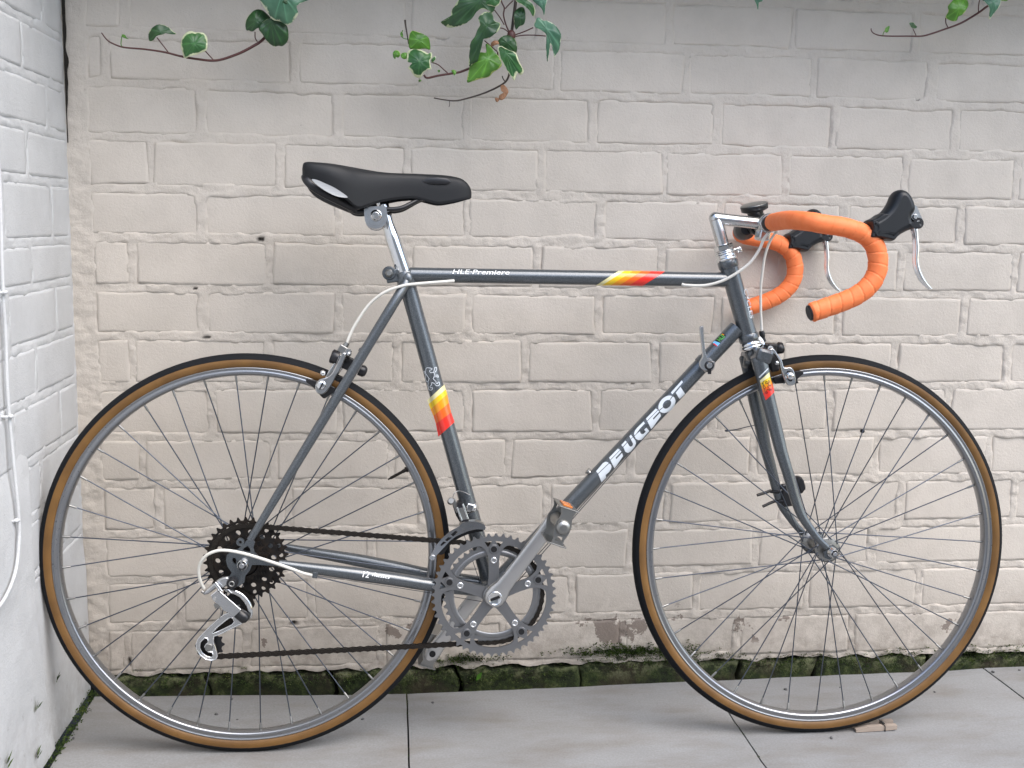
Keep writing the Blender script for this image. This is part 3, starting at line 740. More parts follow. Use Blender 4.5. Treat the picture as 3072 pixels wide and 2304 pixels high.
# dropouts
cA = crop(560, 1520, 4.608)
dpo = xz(cA, [(820, 470), (868, 440), (915, 448), (945, 490), (925, 560), (940, 625), (1000, 690), (1180, 742), (1330, 772), (1330, 830), (1180, 812), (1010, 800), (905, 800), (872, 880), (815, 950), (800, 1040), (735, 1090), (640, 1112), (575, 1065), (585, 975), (625, 905), (572, 830), (545, 740), (560, 660), (640, 600), (700, 588), (760, 540), (800, 510)], -.0625)
hole = xz(cA, [(845, 535), (878, 575), (885, 625), (820, 612), (775, 600), (800, 565)], -.0625)
slot = xz(cA, [(640, 705), (675, 700), (690, 735), (685, 790), (650, 775), (632, 740)], -.0625)
b = MB(); b.plate([dpo, hole, slot], -.0655, -.0600); e = xz(cA, circ((744, 487), 56, 18), -.0625); eh = xz(cA, circ((744, 487), 21, 14), -.0625)
b.plate([e, eh], -.0650, -.0605); b.build('dropout', M_PAINT, frame)
b = MB(); b.plate([[(p[0], p[1]) for p in dpo[:16]]+[(.012, .318), (-.012, .320), (-.018, .34), (-.010, .362)]], .0600, .0650); b.build('dropout', M_PAINT, frame)
# braze-ons: cable stop under the chain stay, shifter boss stop, bottle boss
b = MB(); p = B(945.5, 1724, -.060); b.box(p+Vector((0, 0, 0)), ((1, 0, -.12), (0, 1, 0), (.12, 0, 1)), (.0045, .004, .0052), bev=.001); b.build('cable_stop', M_PAINT, frame)
b = MB(); p = B(1768, 1418, 0); dd = (dt1-BB).normalized(); nn = Vector((-dd.z, 0, dd.x)); b.cyl(p-nn*.008, p+nn*.004, .0042, 12, bev=.001); b.cyl(p+nn*.003, p+nn*.0055, .0062, 12, bev=.001); b.build('bottle_boss', M_STEEL, frame)
b = MB(); b.cyl(B(1737, 1502, 0)-nn*.004, B(1737, 1502, 0)+nn*.004, .004, 10); b.build('bottle_boss', M_STEEL, frame)

# ---- decals: trace, slice and lay on the tube
def decal(polys, P0, P1, r, mat, name, parent, lift=.00035, width=None, step=.0016, y_side=-1):
    ax = (P1-P0).normalized(); b = MB()
    def hit(x, y):
        d = lray(x, y); o = LCAM-P0; dp = d-ax*d.dot(ax); op = o-ax*o.dot(ax); rr = r+lift
        A = dp.dot(dp); Bq = 2*dp.dot(op); Cq = op.dot(op)-rr*rr; D = Bq*Bq-4*A*Cq
        t = (-Bq-sqrt(D))/(2*A) if D > 0 else -Bq/(2*A)
        return LCAM+d*t
    a2, b2 = B_px(P0), B_px(P1); tv = Vector((b2[0]-a2[0], b2[1]-a2[1])).normalized(); nv = Vector((-tv.y, tv.x))
    for poly in polys:
        bm = bmesh.new(); vs = [bm.verts.new((p[0], p[1], 0)) for p in poly]
        tri = tessellate_polygon([[Vector((p[0], p[1], 0)) for p in poly]])
        for t in tri:
            try: bm.faces.new([vs[i] for i in t])
            except ValueError: pass
        ds = [Vector(p).dot(nv) for p in poly]; lo, hi = min(ds), max(ds); n = max(1, int((hi-lo)/3.0))
        for k_ in range(1, n):
            d_ = lo+(hi-lo)*k_/n; g = bm.verts[:]+bm.edges[:]+bm.faces[:]
            bmesh.ops.bisect_plane(bm, geom=g, plane_co=(nv.x*d_, nv.y*d_, 0), plane_no=(nv.x, nv.y, 0))
        bm.verts.index_update()
        V = [hit(v.co.x, v.co.y) for v in bm.verts]; F = []
        for f in bm.faces:
            idx = [v.index for v in f.verts]; a_, b_, c_ = V[idx[0]], V[idx[1]], V[idx[2]]
            if (b_-a_).cross(c_-a_).dot(LCAM-a_) < 0: idx.reverse()
            F.append(tuple(idx))
        b.add(V, F, True); bm.free()
    return b.build(name, mat, parent)
def B_px(Pl):
    Wd = Vector((Pl.x, 0, 0))+BN*Pl.y+BZ*Pl.z; d = Wd-CAM; z = d.dot(FWD); return (1536+FPX*d.dot(RGT)/z, 1152-FPX*d.dot(UPV)/z)
def mapc(cr, pts): return [cr(*p) for p in pts]
def stroke(pts, wd):
    out = []
    for (a, b) in zip(pts, pts[1:]):
        a = Vector(a); b = Vector(b); d = (b-a)
        if d.length < 1e-6: continue
        d.normalize(); n = Vector((-d.y, d.x))*wd*.5; a = a-d*wd*.3; b = b+d*wd*.3; out.append([tuple(a-n), tuple(a+n), tuple(b+n), tuple(b-n)])
    return out
cD = crop(1760, 1120, 4.609)
def lett(O, U, W, pts): return [(O[0]+U[0]*a+W[0]*b, O[1]+U[1]*a+W[1]*b) for a, b in pts]
Wv = (75, 150)
L_polys = []
L_polys += [[(130, 1355), (225, 1240), (262, 1222), (290, 1228), (305, 1240), (155, 1383)], [(160, 1392), (312, 1247), (335, 1262), (343, 1292), (336, 1325), (310, 1365), (262, 1405), (270, 1440), (205, 1505), (165, 1405)]]
Eup = [(0, 0), (.98, 0), (1.08, .2), (0, .2)]; Elo = [(0.02, .25), (1.05, .25), (1.1, .42), (.50, .42), (.50, .56), (1.02, .56), (1.06, .78), (1.0, 1), (0, 1)]
Elo = [(0, .25), (1.08, .25), (1.12, .40), (.46, .42), (.47, .58), (1.12, .54), (1.14, .66), (0, 1.0)]
for O, U in (((310, 1165), (125, -127)), ((820, 625), (138, -141))):
    L_polys += [lett(O, U, Wv, Eup), lett(O, U, Wv, [(0, .25), (1.08, .25), (1.12, .40), (.46, .42), (.47, .54), (1.12, .52), (1.08, .78), (0, 1.0)])]
L_polys += [[(480, 990), (535, 930), (556, 950), (500, 1015)], [(592, 870), (612, 848), (636, 880), (606, 905)],
            [(507, 1022), (563, 958), (590, 1005), (610, 1015), (632, 1003), (642, 975), (610, 912), (640, 885), (675, 930), (682, 972), (665, 1015), (610, 1080), (570, 1102), (535, 1085)]]
L_polys += [[(655, 830), (672, 785), (700, 750), (788, 665), (805, 692), (735, 765), (683, 838), (662, 858)],
            [(662, 868), (690, 842), (735, 800), (745, 830), (765, 842), (790, 835), (818, 805), (795, 780), (825, 750), (868, 800), (800, 880), (755, 920), (715, 925), (680, 905)]]
def ring_half(cx, cy, a, b_, rot, a0, a1, inner, n=14):
    o = []; 
    for k_ in range(n+1):
        t = a0+(a1-a0)*k_/n; x, y = a*cos(t), b_*sin(t); o.append((cx+x*cos(rot)-y*sin(rot), cy+x*sin(rot)+y*cos(rot)))
    for k_ in range(n, -1, -1):
        t = a0+(a1-a0)*k_/n; x, y = a*inner*cos(t), b_*inner*.62*sin(t)/.62; o.append((cx+x*cos(rot)-y*sin(rot), cy+x*sin(rot)+y*cos(rot)))
    return o
L_polys += [ring_half(1110, 428, 138, 98, radians(-47), radians(196), radians(344), .50), ring_half(1110, 428, 138, 98, radians(-47), radians(-8), radians(188), .50)]
L_polys += [[(1165, 265), (1315, 98), (1332, 122), (1185, 290)], [(1232, 268), (1298, 188), (1362, 285), (1285, 357)]]
decal([mapc(cD, p) for p in L_polys], BB, dt1, rD, M_LETTER, 'lettering', down_tube)
# seat tube: lion outline and stripes
cS = crop(1240, 1070, 6.637)
lion = [(250, 345), (245, 300), (250, 240), (270, 220), (330, 225), (375, 240), (365, 262), (325, 270), (325, 300), (350, 320), (385, 310), (400, 325), (420, 250), (430, 215), (460, 210), (468, 260), (452, 290), (435, 290), (415, 370), (490, 365), (500, 410), (470, 400), (410, 400), (395, 440), (450, 495), (455, 530), (480, 538), (490, 507), (517, 510), (525, 555), (490, 582), (455, 578), (415, 530), (370, 515), (355, 570), (332, 592), (335, 622), (375, 615), (380, 645), (355, 668), (312, 660), (290, 575), (297, 540), (292, 500), (315, 440), (280, 385), (250, 345)]
tail = [(222, 335), (208, 295), (228, 288), (248, 360), (245, 450), (262, 490), (295, 500)]
decal([p for q in (lion, tail) for p in stroke(mapc(cS, q), 1.7)], BB, st1, rS, M_LETTER, 'lion_emblem', seat_tube, .0004)
sb = [((310, 835), (585, 585)), ((338, 915), (615, 680)), ((375, 1020), (645, 775)), ((430, 1155), (680, 945)), ((478, 1315), (722, 1135)), ((530, 1565), (792, 1325))]
for (a, b_), (c_, d_), m in [(sb[i], sb[i+1], mm) for i, mm in enumerate((M_CREAM, M_YEL, M_AMB, M_ORA, M_RED))]:
    ex = lambda p, q, s: (p[0]+(q[0]-p[0])*s, p[1]+(q[1]-p[1])*s)
    decal([mapc(cS, [ex(a, b_, -.12), ex(a, b_, 1.12), ex(c_, d_, 1.12), ex(c_, d_, -.12)])], BB, st1, rS, m, 'stripe', seat_tube)
cT = crop(1024, 768, 2.16)
tb = [((1797, 96), (1648, 192)), ((1836, 96), (1688, 192)), ((1890, 96), (1742, 192)), ((1948, 96), (1800, 192)), ((2012, 97), (1862, 193)), ((2098, 100), (1950, 196))]
for i, m in enumerate((M_CREAM, M_YEL, M_AMB, M_ORA, M_RED)):
    (a, b_), (c_, d_) = tb[i], tb[i+1]; decal([mapc(cT, [a, c_, d_, b_])], tt0, tt1, rT, m, 'stripe', top_tube)
# text decals
def text_polys(txt, ox, oy, ux, uy, hx, hy, shear=0., bold=.0, extrude=0):
    """lay text: origin px, advance vector for whole width, height vector for cap height"""
    cu = bpy.data.curves.new('t', 'FONT'); cu.body = txt; cu.resolution_u = 3; cu.offset = bold; cu.fill_mode = 'FRONT'
    o = bpy.data.objects.new('t', cu); COL.objects.link(o); dg = bpy.context.evaluated_depsgraph_get()
    me = bpy.data.meshes.new_from_object(o.evaluated_get(dg)); bpy.data.objects.remove(o); bpy.data.curves.remove(cu)
    xs_ = [v.co.x for v in me.vertices]; w_ = max(xs_); x0 = min(xs_); H = .69; polys = []
    for f in me.polygons:
        p = []
        for i in f.vertices:
            v = me.vertices[i].co; a = (v.x-x0)/(w_-x0); b_ = v.y/H; p.append((ox+ux*a+hx*b_, oy+uy*a+hy*b_))
        polys.append(p)
    bpy.data.meshes.remove(me); return polys
decal(text_polys('HLE·Premiere', 1355, 822.5, 172, 2.4, 4.6, -14.5, bold=.035), tt0, tt1, rT, M_PBLACK, 'lettering_shadow', top_tube, .00025)
decal(text_polys('HLE·Premiere', 1357, 821.5, 170, 2.4, 4.6, -13.4, bold=.004), tt0, tt1, rT, M_WHITE, 'lettering', top_tube, .0005)
cs0, cs1 = near_cs[2], near_cs[4]
decal(text_polys('12', 1087, 1731, 19, 2.2, 4.5, -17, bold=.012)+text_polys('vitesses', 1113, 1728, 55, 8.5, 3, -13, bold=.01), cs0, cs1, .0112, M_WHITE, 'lettering', frame, .0016)
decal(text_polys('SPEEDS', 1110, 1737.5, 56, 7.5, 2, -6.0), cs0, cs1, .0112, M_RING, 'lettering', frame, .0016)
decal(text_polys('CYCLES', 2231, 868, 20, 88, 10.5, -2.6, bold=.01), ht1, ht0, rH, M_LETTER, 'lettering', head_tube, .0004)
cH = crop(2100, 960, 16.59)
decal([mapc(cH, [(730, 1030), (1130, 640), (1320, 770), (1000, 1150)])], BB, dt1, rD, M_PBLACK, 'sticker', down_tube)
decal([mapc(cH, [(620, 1120), (730, 1030), (1000, 1150), (870, 1310)])], BB, dt1, rD, M_BLUE, 'sticker', down_tube)
decal([mapc(cH, [(650, 1200), (700, 1150), (880, 1290), (840, 1310)])], BB, dt1, rD, M_RED, 'sticker', down_tube, .0006)
decal([mapc(cH, [(1065, 700), (1120, 680), (1215, 730), (1170, 765)])], BB, dt1, rD, M_AMB, 'sticker', down_tube, .0006)
cc = lambda x, y: cH(x, y)
tp = text_polys('HLE', *cH(800, 1010), (1110-800)/16.59, (790-1010)/16.59*1.25, -8.2, -5.6, bold=.02)
tp = text_polys('HLE', *cH(1000, 1075), 15.5, -15.5, -10.5, -7.0, bold=.02)
decal(tp, BB, dt1, rD, M_GREEN, 'lettering', down_tube, .0007)

# ---- fork
cF = crop(2000, 960, 4.608)
blade = [(B(2277, 1076, -.0345), .0138), (B(2290, 1130, -.0355), .0132), (B(2303, 1192, -.037), .0128), (B(2328, 1291, -.040), .0118), (B(2345, 1358, -.043), .0108), (B(2363, 1416, -.045), .0100),
         (B(2384, 1490, -.047), .0090), (B(2403, 1543, -.049), .0082), (B(2428, 1582, -.050), .0073), (B(2455, 1617, -.0515), .0065), (B(2481, 1642, -.052), .0060)]
cw = MB(); crc = B(2262, 1058)
crown_z = B(2262, 1052, 0)
cw.box(B(2270, 1064, 0), ((cos(.27), 0, -sin(.27)), (0, 1, 0), (sin(.27), 0, cos(.27))), (.0148, .0475, .0125), bev=.0065)
cw.cyl(B(2259, 1046), B(2268, 1075), .0175, 26, bev=.002)
fork = cw.build('fork', M_PAINT, bike)
for s in (1, -1):
    pts = catmull([sy(p, s) for p, r in blade], 4); rr = []
    for i in range(len(pts)): 
        t = i/(len(pts)-1)*(len(blade)-1); j = min(int(t), len(blade)-2); rr.append(blade[j][1]*(1-(t-j))+blade[j+1][1]*(t-j))
    b = MB(); ell = [(.78+.22*min(1, i/30), 1) for i in range(len(pts))]
    b.tube([pts[0]+(pts[0]-pts[1]).normalized()*.004]+pts, [rr[0]*.8]+rr, 22, up=(0, 1, 0), ell=[(.7, 1)]+ell); fb = b.build('fork_blade', M_PAINT, fork)
    if s == 1: near_blade = fb
    d = MB(); ax = Vector((XF, -.0525*s, R)); q = pts[-1]
    out = [(q.x-.006, q.z-.008), (ax.x-.013, ax.z-.010), (ax.x-.004, ax.z-.013), (ax.x+.009, ax.z-.006), (ax.x+.011, ax.z+.006), (ax.x+.002, ax.z+.013), (q.x+.006, q.z+.004)]
    d.plate([out], -.0555*s, -.0500*s); d.build('dropout', M_PAINT, fork)
# fork decal
cK = crop(2250, 1080, 12.76)
F0, F1 = blade[1][0], blade[3][0]; rF = .0121
decal([mapc(cK, [(325, 655), (712, 285), (742, 305), (375, 690)])], F0, F1, rF, M_LETTER, 'stripe', fork, .0002)
fb_ = [((375, 790), (750, 455)), ((400, 885), (795, 615)), ((432, 1000), (830, 760)), ((462, 1130), (860, 890)), ((500, 1270), (895, 1010))]
for i, m in enumerate((M_CREAM, M_YEL, M_AMB, M_ORA)):
    decal([mapc(cK, [fb_[i][0], fb_[i][1], fb_[i+1][1], fb_[i+1][0]])], F0, F1, rF, m, 'stripe', fork, .0002)
decal([mapc(cK, [(500, 1270), (895, 1010), (935, 1225), (760, 1400), (600, 1545)])], F0, F1, rF, M_RED, 'stripe', fork, .0002)
fl = [((x-205)*.93+455, (y-205)*1.08+785) for x, y in lion]
def lionmap(p): x, y = p; return (465+(x-208)*1.12+ (y-200)*.06-10, 790+(y-205)*1.08-(x-208)*.05)
decal([p for q in (lion, tail) for p in stroke(mapc(cK, [lionmap(a) for a in q]), 1.3)], F0, F1, rF, M_PBLACK, 'lion_emblem', fork, .0006)

# ---- headset
hs = MB()
hs.lathe([(-.004, .0168), (0, .0188), (.0025, .0192), (.0045, .0180), (.006, .0168)], ht1-hdir*.006, hdir, 36)
hs.lathe([(-.0075, .0165), (-.006, .0200), (-.002, .0212), (.0005, .0200), (.002, .0172)], ht1-hdir*.007, hdir, 36)
headset = hs.build('headset', M_CHROME, bike)
hs = MB(); hs.lathe([(0, .0172), (.001, .0185), (.004, .0188), (.0055, .0175), (.0062, .0165), (.0085, .0170), (.0115, .0168), (.012, .0150)], ht0, hdir, 36)
hs.build('bearing_cup', M_CHROME, headset)
b = MB(); b.lathe([(.012, .0150), (.0125, .0172), (.0150, .0172), (.0155, .0150)], ht0, hdir, 36)
hg = ht0+hdir*.0135; fdir = Vector((hdir.z, 0, -hdir.x))
b.box(hg+fdir*.020, (fdir, (0, 1, 0), hdir), (.0085, .0055, .0022), bev=.0012); b.cyl(hg+fdir*.026-hdir*.007, hg+fdir*.026+hdir*.003, .0048, 14, bev=.001)
b.lathe([(.0158, .0150), (.016, .0160), (.0178, .0160), (.0182, .0140)], ht0, hdir, 36)
b.build('washer', M_CHROME, headset)
b = MB(); b.lathe([(.0183, .0125), (.0186, .0162), (.0196, .0168), (.0262, .0168), (.0275, .0155), (.0282, .0125)], ht0, hdir, 6, smooth=False); b.build('lock_nut', M_CHROME, headset)
# ---- stem
stm = MB(); q0 = ht0+hdir*.022; q1 = B(2146, 655.5); q2 = B(2290, 671)
stm.tube([q0, q0.lerp(q1, .5), q1-hdir*.004, q1+hdir*.003], [.0110, .0110, .0110, .0098], 26)
e0 = q1+(q1-q2).normalized()*.003
stm.tube([e0, q1.lerp(q2, .04), q1.lerp(q2, .5), q1.lerp(q2, .93)], [.0088, .0106, .0103, .0104], 26)
stm.sphere(q1, .0113, 20)
# fillet inside the corner
cg = (q0.lerp(q1, .80)+q1.lerp(q2, .16))*.5; stm.sphere(q1.lerp(cg, .72), .0098, 18)
CL = B(2297, 671.5)
stm.tube([CL+Vector((0, -.0205, 0)), CL+Vector((0, -.019, 0)), CL+Vector((0, .019, 0)), CL+Vector((0, .0205, 0))], [.0150, .0166, .0166, .0150], 30)
stem = stm.build('stem', M_ALLOY, bike)
b = MB(); b.box(B(2289, 700, 0), ((.98, 0, -.2), (0, 1, 0), (.2, 0, .98)), (.0098, .0150, .0125), bev=.003); b.build('clamp_lug', M_ALLOY, stem)
b = MB(); b.cyl(B(2274, 712, -.004), B(2274, 694, -.004), .0048, 14, bev=.001); b.build('clamp_bolt', M_STEEL, stem)
# ---- handlebar
W = .185
cB = crop(2100, 540, 3.072)
core = MB(); core.cyl(CL+Vector((0, -.060, 0)), CL+Vector((0, .060, 0)), .0128, 24); core.cyl(CL+Vector((0, -.032, 0)), CL+Vector((0, .032, 0)), .0134, 24, bev=.001)
bar = core.build('handlebar', M_PLAST, bike)
side_pts = [(1100, 402), (1200, 414), (1300, 430), (1400, 455), (1490, 490), (1565, 545), (1615, 620), (1636, 700), (1640, 780), (1628, 850), (1600, 915), (1555, 975), (1490, 1032), (1400, 1085), (1290, 1130), (1170, 1173), (1060, 1210), (1008, 1226)]
P = [B(*cB(*p), -W) for p in side_pts]
topc = CL.copy()
pre = [topc+Vector((0, -.036, 0)), Vector((.8864, -.075, .9072)), Vector((.8865, -.110, .9060)), Vector((.8885, -.142, .9035)), Vector((.8950, -.166, .9005)), Vector((.9040, -.1785, .8980))]
full = catmull(pre+[P[0]+Vector((.006, .0015, -.0005))]+P[2:], 10)
# resample evenly and wrap the tape in overlapping turns
def resample(pts, ds):
    out = [pts[0]]; acc = 0
    for a, b_ in zip(pts, pts[1:]):
        l = (b_-a).length; t = ds-acc
        while t <= l: out.append(a.lerp(b_, t/l)); t += ds
        acc = (acc+l) % ds if t > l else 0; acc = l-(t-ds)
    out.append(pts[-1]); return out
def lenpath(pts):
    s = [0]
    for a, b_ in zip(pts, pts[1:]): s.append(s[-1]+(b_-a).length)
    return s
S_ = lenpath(full)
def atlen(s_):
    for i in range(len(S_)-1):
        if S_[i+1] >= s_: return full[i].lerp(full[i+1], (s_-S_[i])/max(1e-9, S_[i+1]-S_[i]))
    return full[-1]
def bar_tape(sgn):
    b = MB(); seg = 40; step = .0013; n = int(S_[-1]/step); pts = [atlen(i*step) for i in range(n+1)]
    T = [(pts[min(i+1, n)]-pts[max(i-1, 0)]).normalized() for i in range(n+1)]
    vs = []; Nn = Vector((0, 0, 1)); pitch = .0190; ph = .012
    for i in range(n+1):
        Nn = (Nn-T[i]*Nn.dot(T[i])).normalized(); Bn = T[i].cross(Nn)
        for k_ in range(seg):
            a = 2*pi*k_/seg; tt = ((i*step+ph)/pitch+(k_/seg))
            fr_ = tt % 1.0; lumps = .0003*noise.noise(Vector((i*step*70, k_*.35, 1)))
            soft = sstep(.17, .27, i*step); rr = .0151+.0008*(1-fr_)*(.25+.75*soft)+lumps
            if fr_ > .92: rr -= .0011*(.2+.8*soft)
            if i < 3: rr -= (3-i)*.0009
            if i > n-3: rr -= (3-(n-i))*.0012
            vs.append(pts[i]+Nn*(rr*cos(a))+Bn*(rr*sin(a)))
    if sgn > 0: vs = [Vector((v.x, -v.y, v.z)) for v in vs]
    fs = [(i*seg+k_, i*seg+(k_+1) % seg, (i+1)*seg+(k_+1) % seg, (i+1)*seg+k_) for i in range(n) for k_ in range(seg)]
    if sgn > 0: fs = [tuple(reversed(f)) for f in fs]
    b.add(vs, fs, True); b.build('bar_tape', M_TAPE, bar)
    e = MB(); p0 = pts[-1]; d = T[-1]; q = lambda v: Vector((v.x, v.y*(-sgn if sgn > 0 else 1), v.z)) if sgn > 0 else v
    e.tube([q(p0-d*.006), q(p0+d*.0008), q(p0+d*.0020)], [.0128, .0128, .0108], 26); e.build('bar_end_plug', M_PLAST, bar)
bar_tape(-1); bar_tape(1)
# ---- brake levers
def bezel(cr, pts, Y): return xz(cr, pts, Y)
hood_o = [(1528, 532), (1548, 452), (1534, 378), (1590, 352), (1650, 312), (1700, 262), (1735, 205), (1758, 150), (1785, 112), (1815, 95), (1846, 92), (1878, 102), (1910, 130), (1935, 170), (1952, 215), (1962, 262), (1950, 305), (1925, 345), (1940, 385), (1990, 375), (2016, 385), (2024, 408), (2016, 432), (1990, 446), (1945, 455), (1895, 472), (1830, 506), (1775, 552), (1748, 568), (1690, 555), (1620, 540)]
hood_xz = [(v.x, v.z) for v in catmull_closed([Vector((p[0], 0, p[1])) for p in []] or [Vector((*q, 0)) for q in []], 1)] if False else [(v.x, v.y) for v in catmull_closed([Vector((p[0], p[1], 0)) for p in xz(cB, hood_o, -W)], 3)]
tipP = xz(cB, [(1985, 403)], -W)[0]; boltP = xz(cB, [(1955, 343)], -W)[0]
cL = crop(2640, 540, 4.611)
lev_path = [(465, 640, 9), (478, 690, 12), (487, 740, 10), (492, 800, 9), (497, 870, 9.5), (503, 950, 10), (499, 1020, 9.5), (495, 1090, 9), (500, 1160, 9), (515, 1230, 9), (545, 1310, 8.8), (590, 1390, 8.2), (640, 1450, 7.2), (700, 1508, 5)]
for s in (-1, 1):
    h = MB(); h.pillow(hood_xz, s*W, .0195, inset=.0105, levels=6); cl_ = xz(cB, [(1530, 534), (1547, 452), (1536, 378), (1590, 350), (1655, 308), (1725, 330), (1790, 420), (1800, 500), (1775, 545), (1748, 567), (1690, 556), (1620, 542)], -W); h.pillow([(v.x, v.y) for v in catmull_closed([Vector((*p, 0)) for p in cl_], 3)], s*W, .0188, inset=.0035, levels=6); hood = h.build('brake_hood', M_HOOD, bike)
    b = MB(); br = xz(cB, [(1955, 238), (1968, 240), (2028, 372), (2022, 392), (1985, 378), (1940, 372), (1925, 355), (1922, 330), (1945, 285)], -W)
    b.plate([br], s*W-.0095, s*W-.0070); b.plate([br], s*W+.0070, s*W+.0095)
    b.build('lever_bracket', M_ALLOY, hood) if False else None; fr2 = xz(cB, [(1960, 240), (1970, 240), (2028, 372), (2018, 376)], -W); b.plate([fr2], s*W-.0094, s*W+.0094)
    b.build('lever_bracket', M_ALLOY, hood); lb = MB()
    pts = [B(*cL(p[0], p[1]), -W) for p in lev_path]; pts = [Vector((p.x, s*W, p.z)) for p in pts]
    cpt = catmull(pts, 4); wd = []
    for i in range(len(cpt)):
        t = i/4; j = min(int(t), len(lev_path)-2); wd.append((lev_path[j][2]*(1-(t-j))+lev_path[j+1][2]*(t-j))/4.611/2000*2.9)
    # channel-section blade: front web and two side flanges, swept
    vs = []; n = len(cpt); half = .0062
    for i in range(n):
        T_ = (cpt[min(i+1, n-1)]-cpt[max(i-1, 0)]).normalized(); nf = Vector((-T_.z, 0, T_.x));  nf = nf if nf.x > 0 else -nf
        hw = half*(1 if i < n-8 else .55+.45*(n-1-i)/8); w_ = wd[i]
        sec = [(-hw, -w_), (-hw, w_*.4), (-hw*.8, w_*.9), (-hw*.3, w_*1.12), (hw*.3, w_*1.12), (hw*.8, w_*.9), (hw, w_*.4), (hw, -w_), (hw-.0012, -w_), (hw-.0014, w_*.3), (-hw+.0014, w_*.3), (-hw+.0012, -w_)]
        for (yy, d2_) in sec: vs.append(cpt[i]+Vector((0, yy, 0))+nf*d2_)
    m_ = 12; fs = [(i*m_+k_, i*m_+(k_+1) % m_, (i+1)*m_+(k_+1) % m_, (i+1)*m_+k_) for i in range(n-1) for k_ in range(m_)]
    fs = [tuple(reversed(f)) for f in fs]
    lb.add(vs, fs, True); lb.add(vs[-m_:], [tuple(range(m_))], False)
    lever = lb.build('brake_lever', M_LEVER, bike)
    b = MB(); b.cyl((tipP[0], s*W-.0112, tipP[1]), (tipP[0], s*W+.0112, tipP[1]), .0046, 16, bev=.0008)
    ear_o = circ(tipP, .0088, 20)
    for q_ in (-.0105, .0096):
        ea = MB(); ea.plate([ear_o], s*W+q_, s*W+q_+.0009); ea.build('pivot_ear', M_PLAST, lever)
    b.build('pivot_pin', M_ALLOY, lever); b = MB(); b.cyl((boltP[0], s*W-.0122, boltP[1]), (boltP[0], s*W+.0122, boltP[1]), .0042, 16, bev=.0010); b.build('pivot_pin', M_ALLOY, lever)
# ---- cycle computer on the bar, fork sensor, spoke magnet
cc_ = MB(); yb = .030; pc = B(2262, 614, yb); ax = Vector((-.24, -.17, .95)).normalized()
cc_.lathe([(-.0115, 0), (-.0115, .0190), (-.0095, .0235), (-.002, .0245), (0, .0240)], pc, ax, 36)
cc_.tube([pc-ax*.008, pc-ax*.020, pc-ax*.034], [.0150, .0135, .0128], 22)
comp = cc_.build('cycle_computer', M_PLAST, bike); comp['label'] = 'round black cycle computer on the handlebar beside the stem'
b = MB(); b.lathe([(0, .0240), (.0010, .0232), (.0018, .0205), (.0019, 0)], pc, ax, 36); b.build('display', M_STEEL, comp)
b = MB(); cb2 = CL+Vector((0, .040, 0)); b.cyl(cb2+Vector((0, -.006, 0)), cb2+Vector((0, .010, 0)), .0175, 26, bev=.002); b.box(cb2+Vector((-.0045, 0, .012)), ((1, 0, 0), (0, 1, 0), (0, 0, 1)), (.013, .008, .010), bev=.002); b.build('bracket', M_PLAST, comp)
b = MB(); p = CL+Vector((-.016, .085, -.006)); b.tube([p+Vector((0, -.03, 0)), p+Vector((.004, -.012, 0)), p+Vector((.006, .012, 0)), p+Vector((.01, .02, 0))], [.010, .0175, .0175, .012], 22); b.build('lamp_bracket', M_DARKM, bar)
cE = crop(2220, 1400, 10.055)
b = MB(); o_ = xz(cE, [(1690, 310), (1800, 285), (1860, 310), (1930, 400), (1985, 600), (1975, 700), (1840, 795), (1790, 815), (1700, 560)], .030)
b.pillow(o_, .036, .012, inset=.004, levels=3); sens = b.build('speed_sensor', M_PLAST, bike)
for pts_, r_ in (([(520, 860, .045), (720, 800, .047), (930, 720, .049)], .0028), ([(690, 1200, .045), (880, 1110, .047), (1080, 1030, .049)], .0028)):
    b = MB(); b.tube([B(*cE(x, y), Y) for x, y, Y in pts_], r_, 8, ell=(1, 1)); b.build('zip_tie', M_PLAST, sens)
b = MB()
for (x, y) in ((1120, 700), (1250, 990)):
    c_ = B(*cE(x, y), .047); b.tube([c_+Vector((-.014, 0, -.004)), c_+Vector((-.004, 0, -.002)), c_+Vector((.004, 0, 0)), c_+Vector((.013, 0, .004))], [.0035, .0115, .0115, .009], 14, ell=(1, .45), up=(0, 1, 0))
c_ = B(*cE(1430, 850), .040); b.box(c_, ((1, 0, .1), (0, 1, 0), (-.1, 0, 1)), (.011, .005, .021), bev=.003)
b.build('mount', M_PLAST, sens)
b = MB(); p = B(2587, 1293, .010); b.cyl(p+Vector((0, -.003, 0)), p+Vector((0, .003, 0)), .0038, 12, bev=.001); b.build('spoke_magnet', M_PLAST, front)
b = MB(); b.tube(path3(cF, [(825, 1530, .02), (900, 1525, .02), (1000, 1505, .024), (1100, 1480, .028), (1225, 1452, .034)]), .0009, 6); b.sphere(B(*cF(835, 1530), .02), .0022, 8, (2.2, 1, 1)); b.build('sensor_wire', M_WIRED, sens)

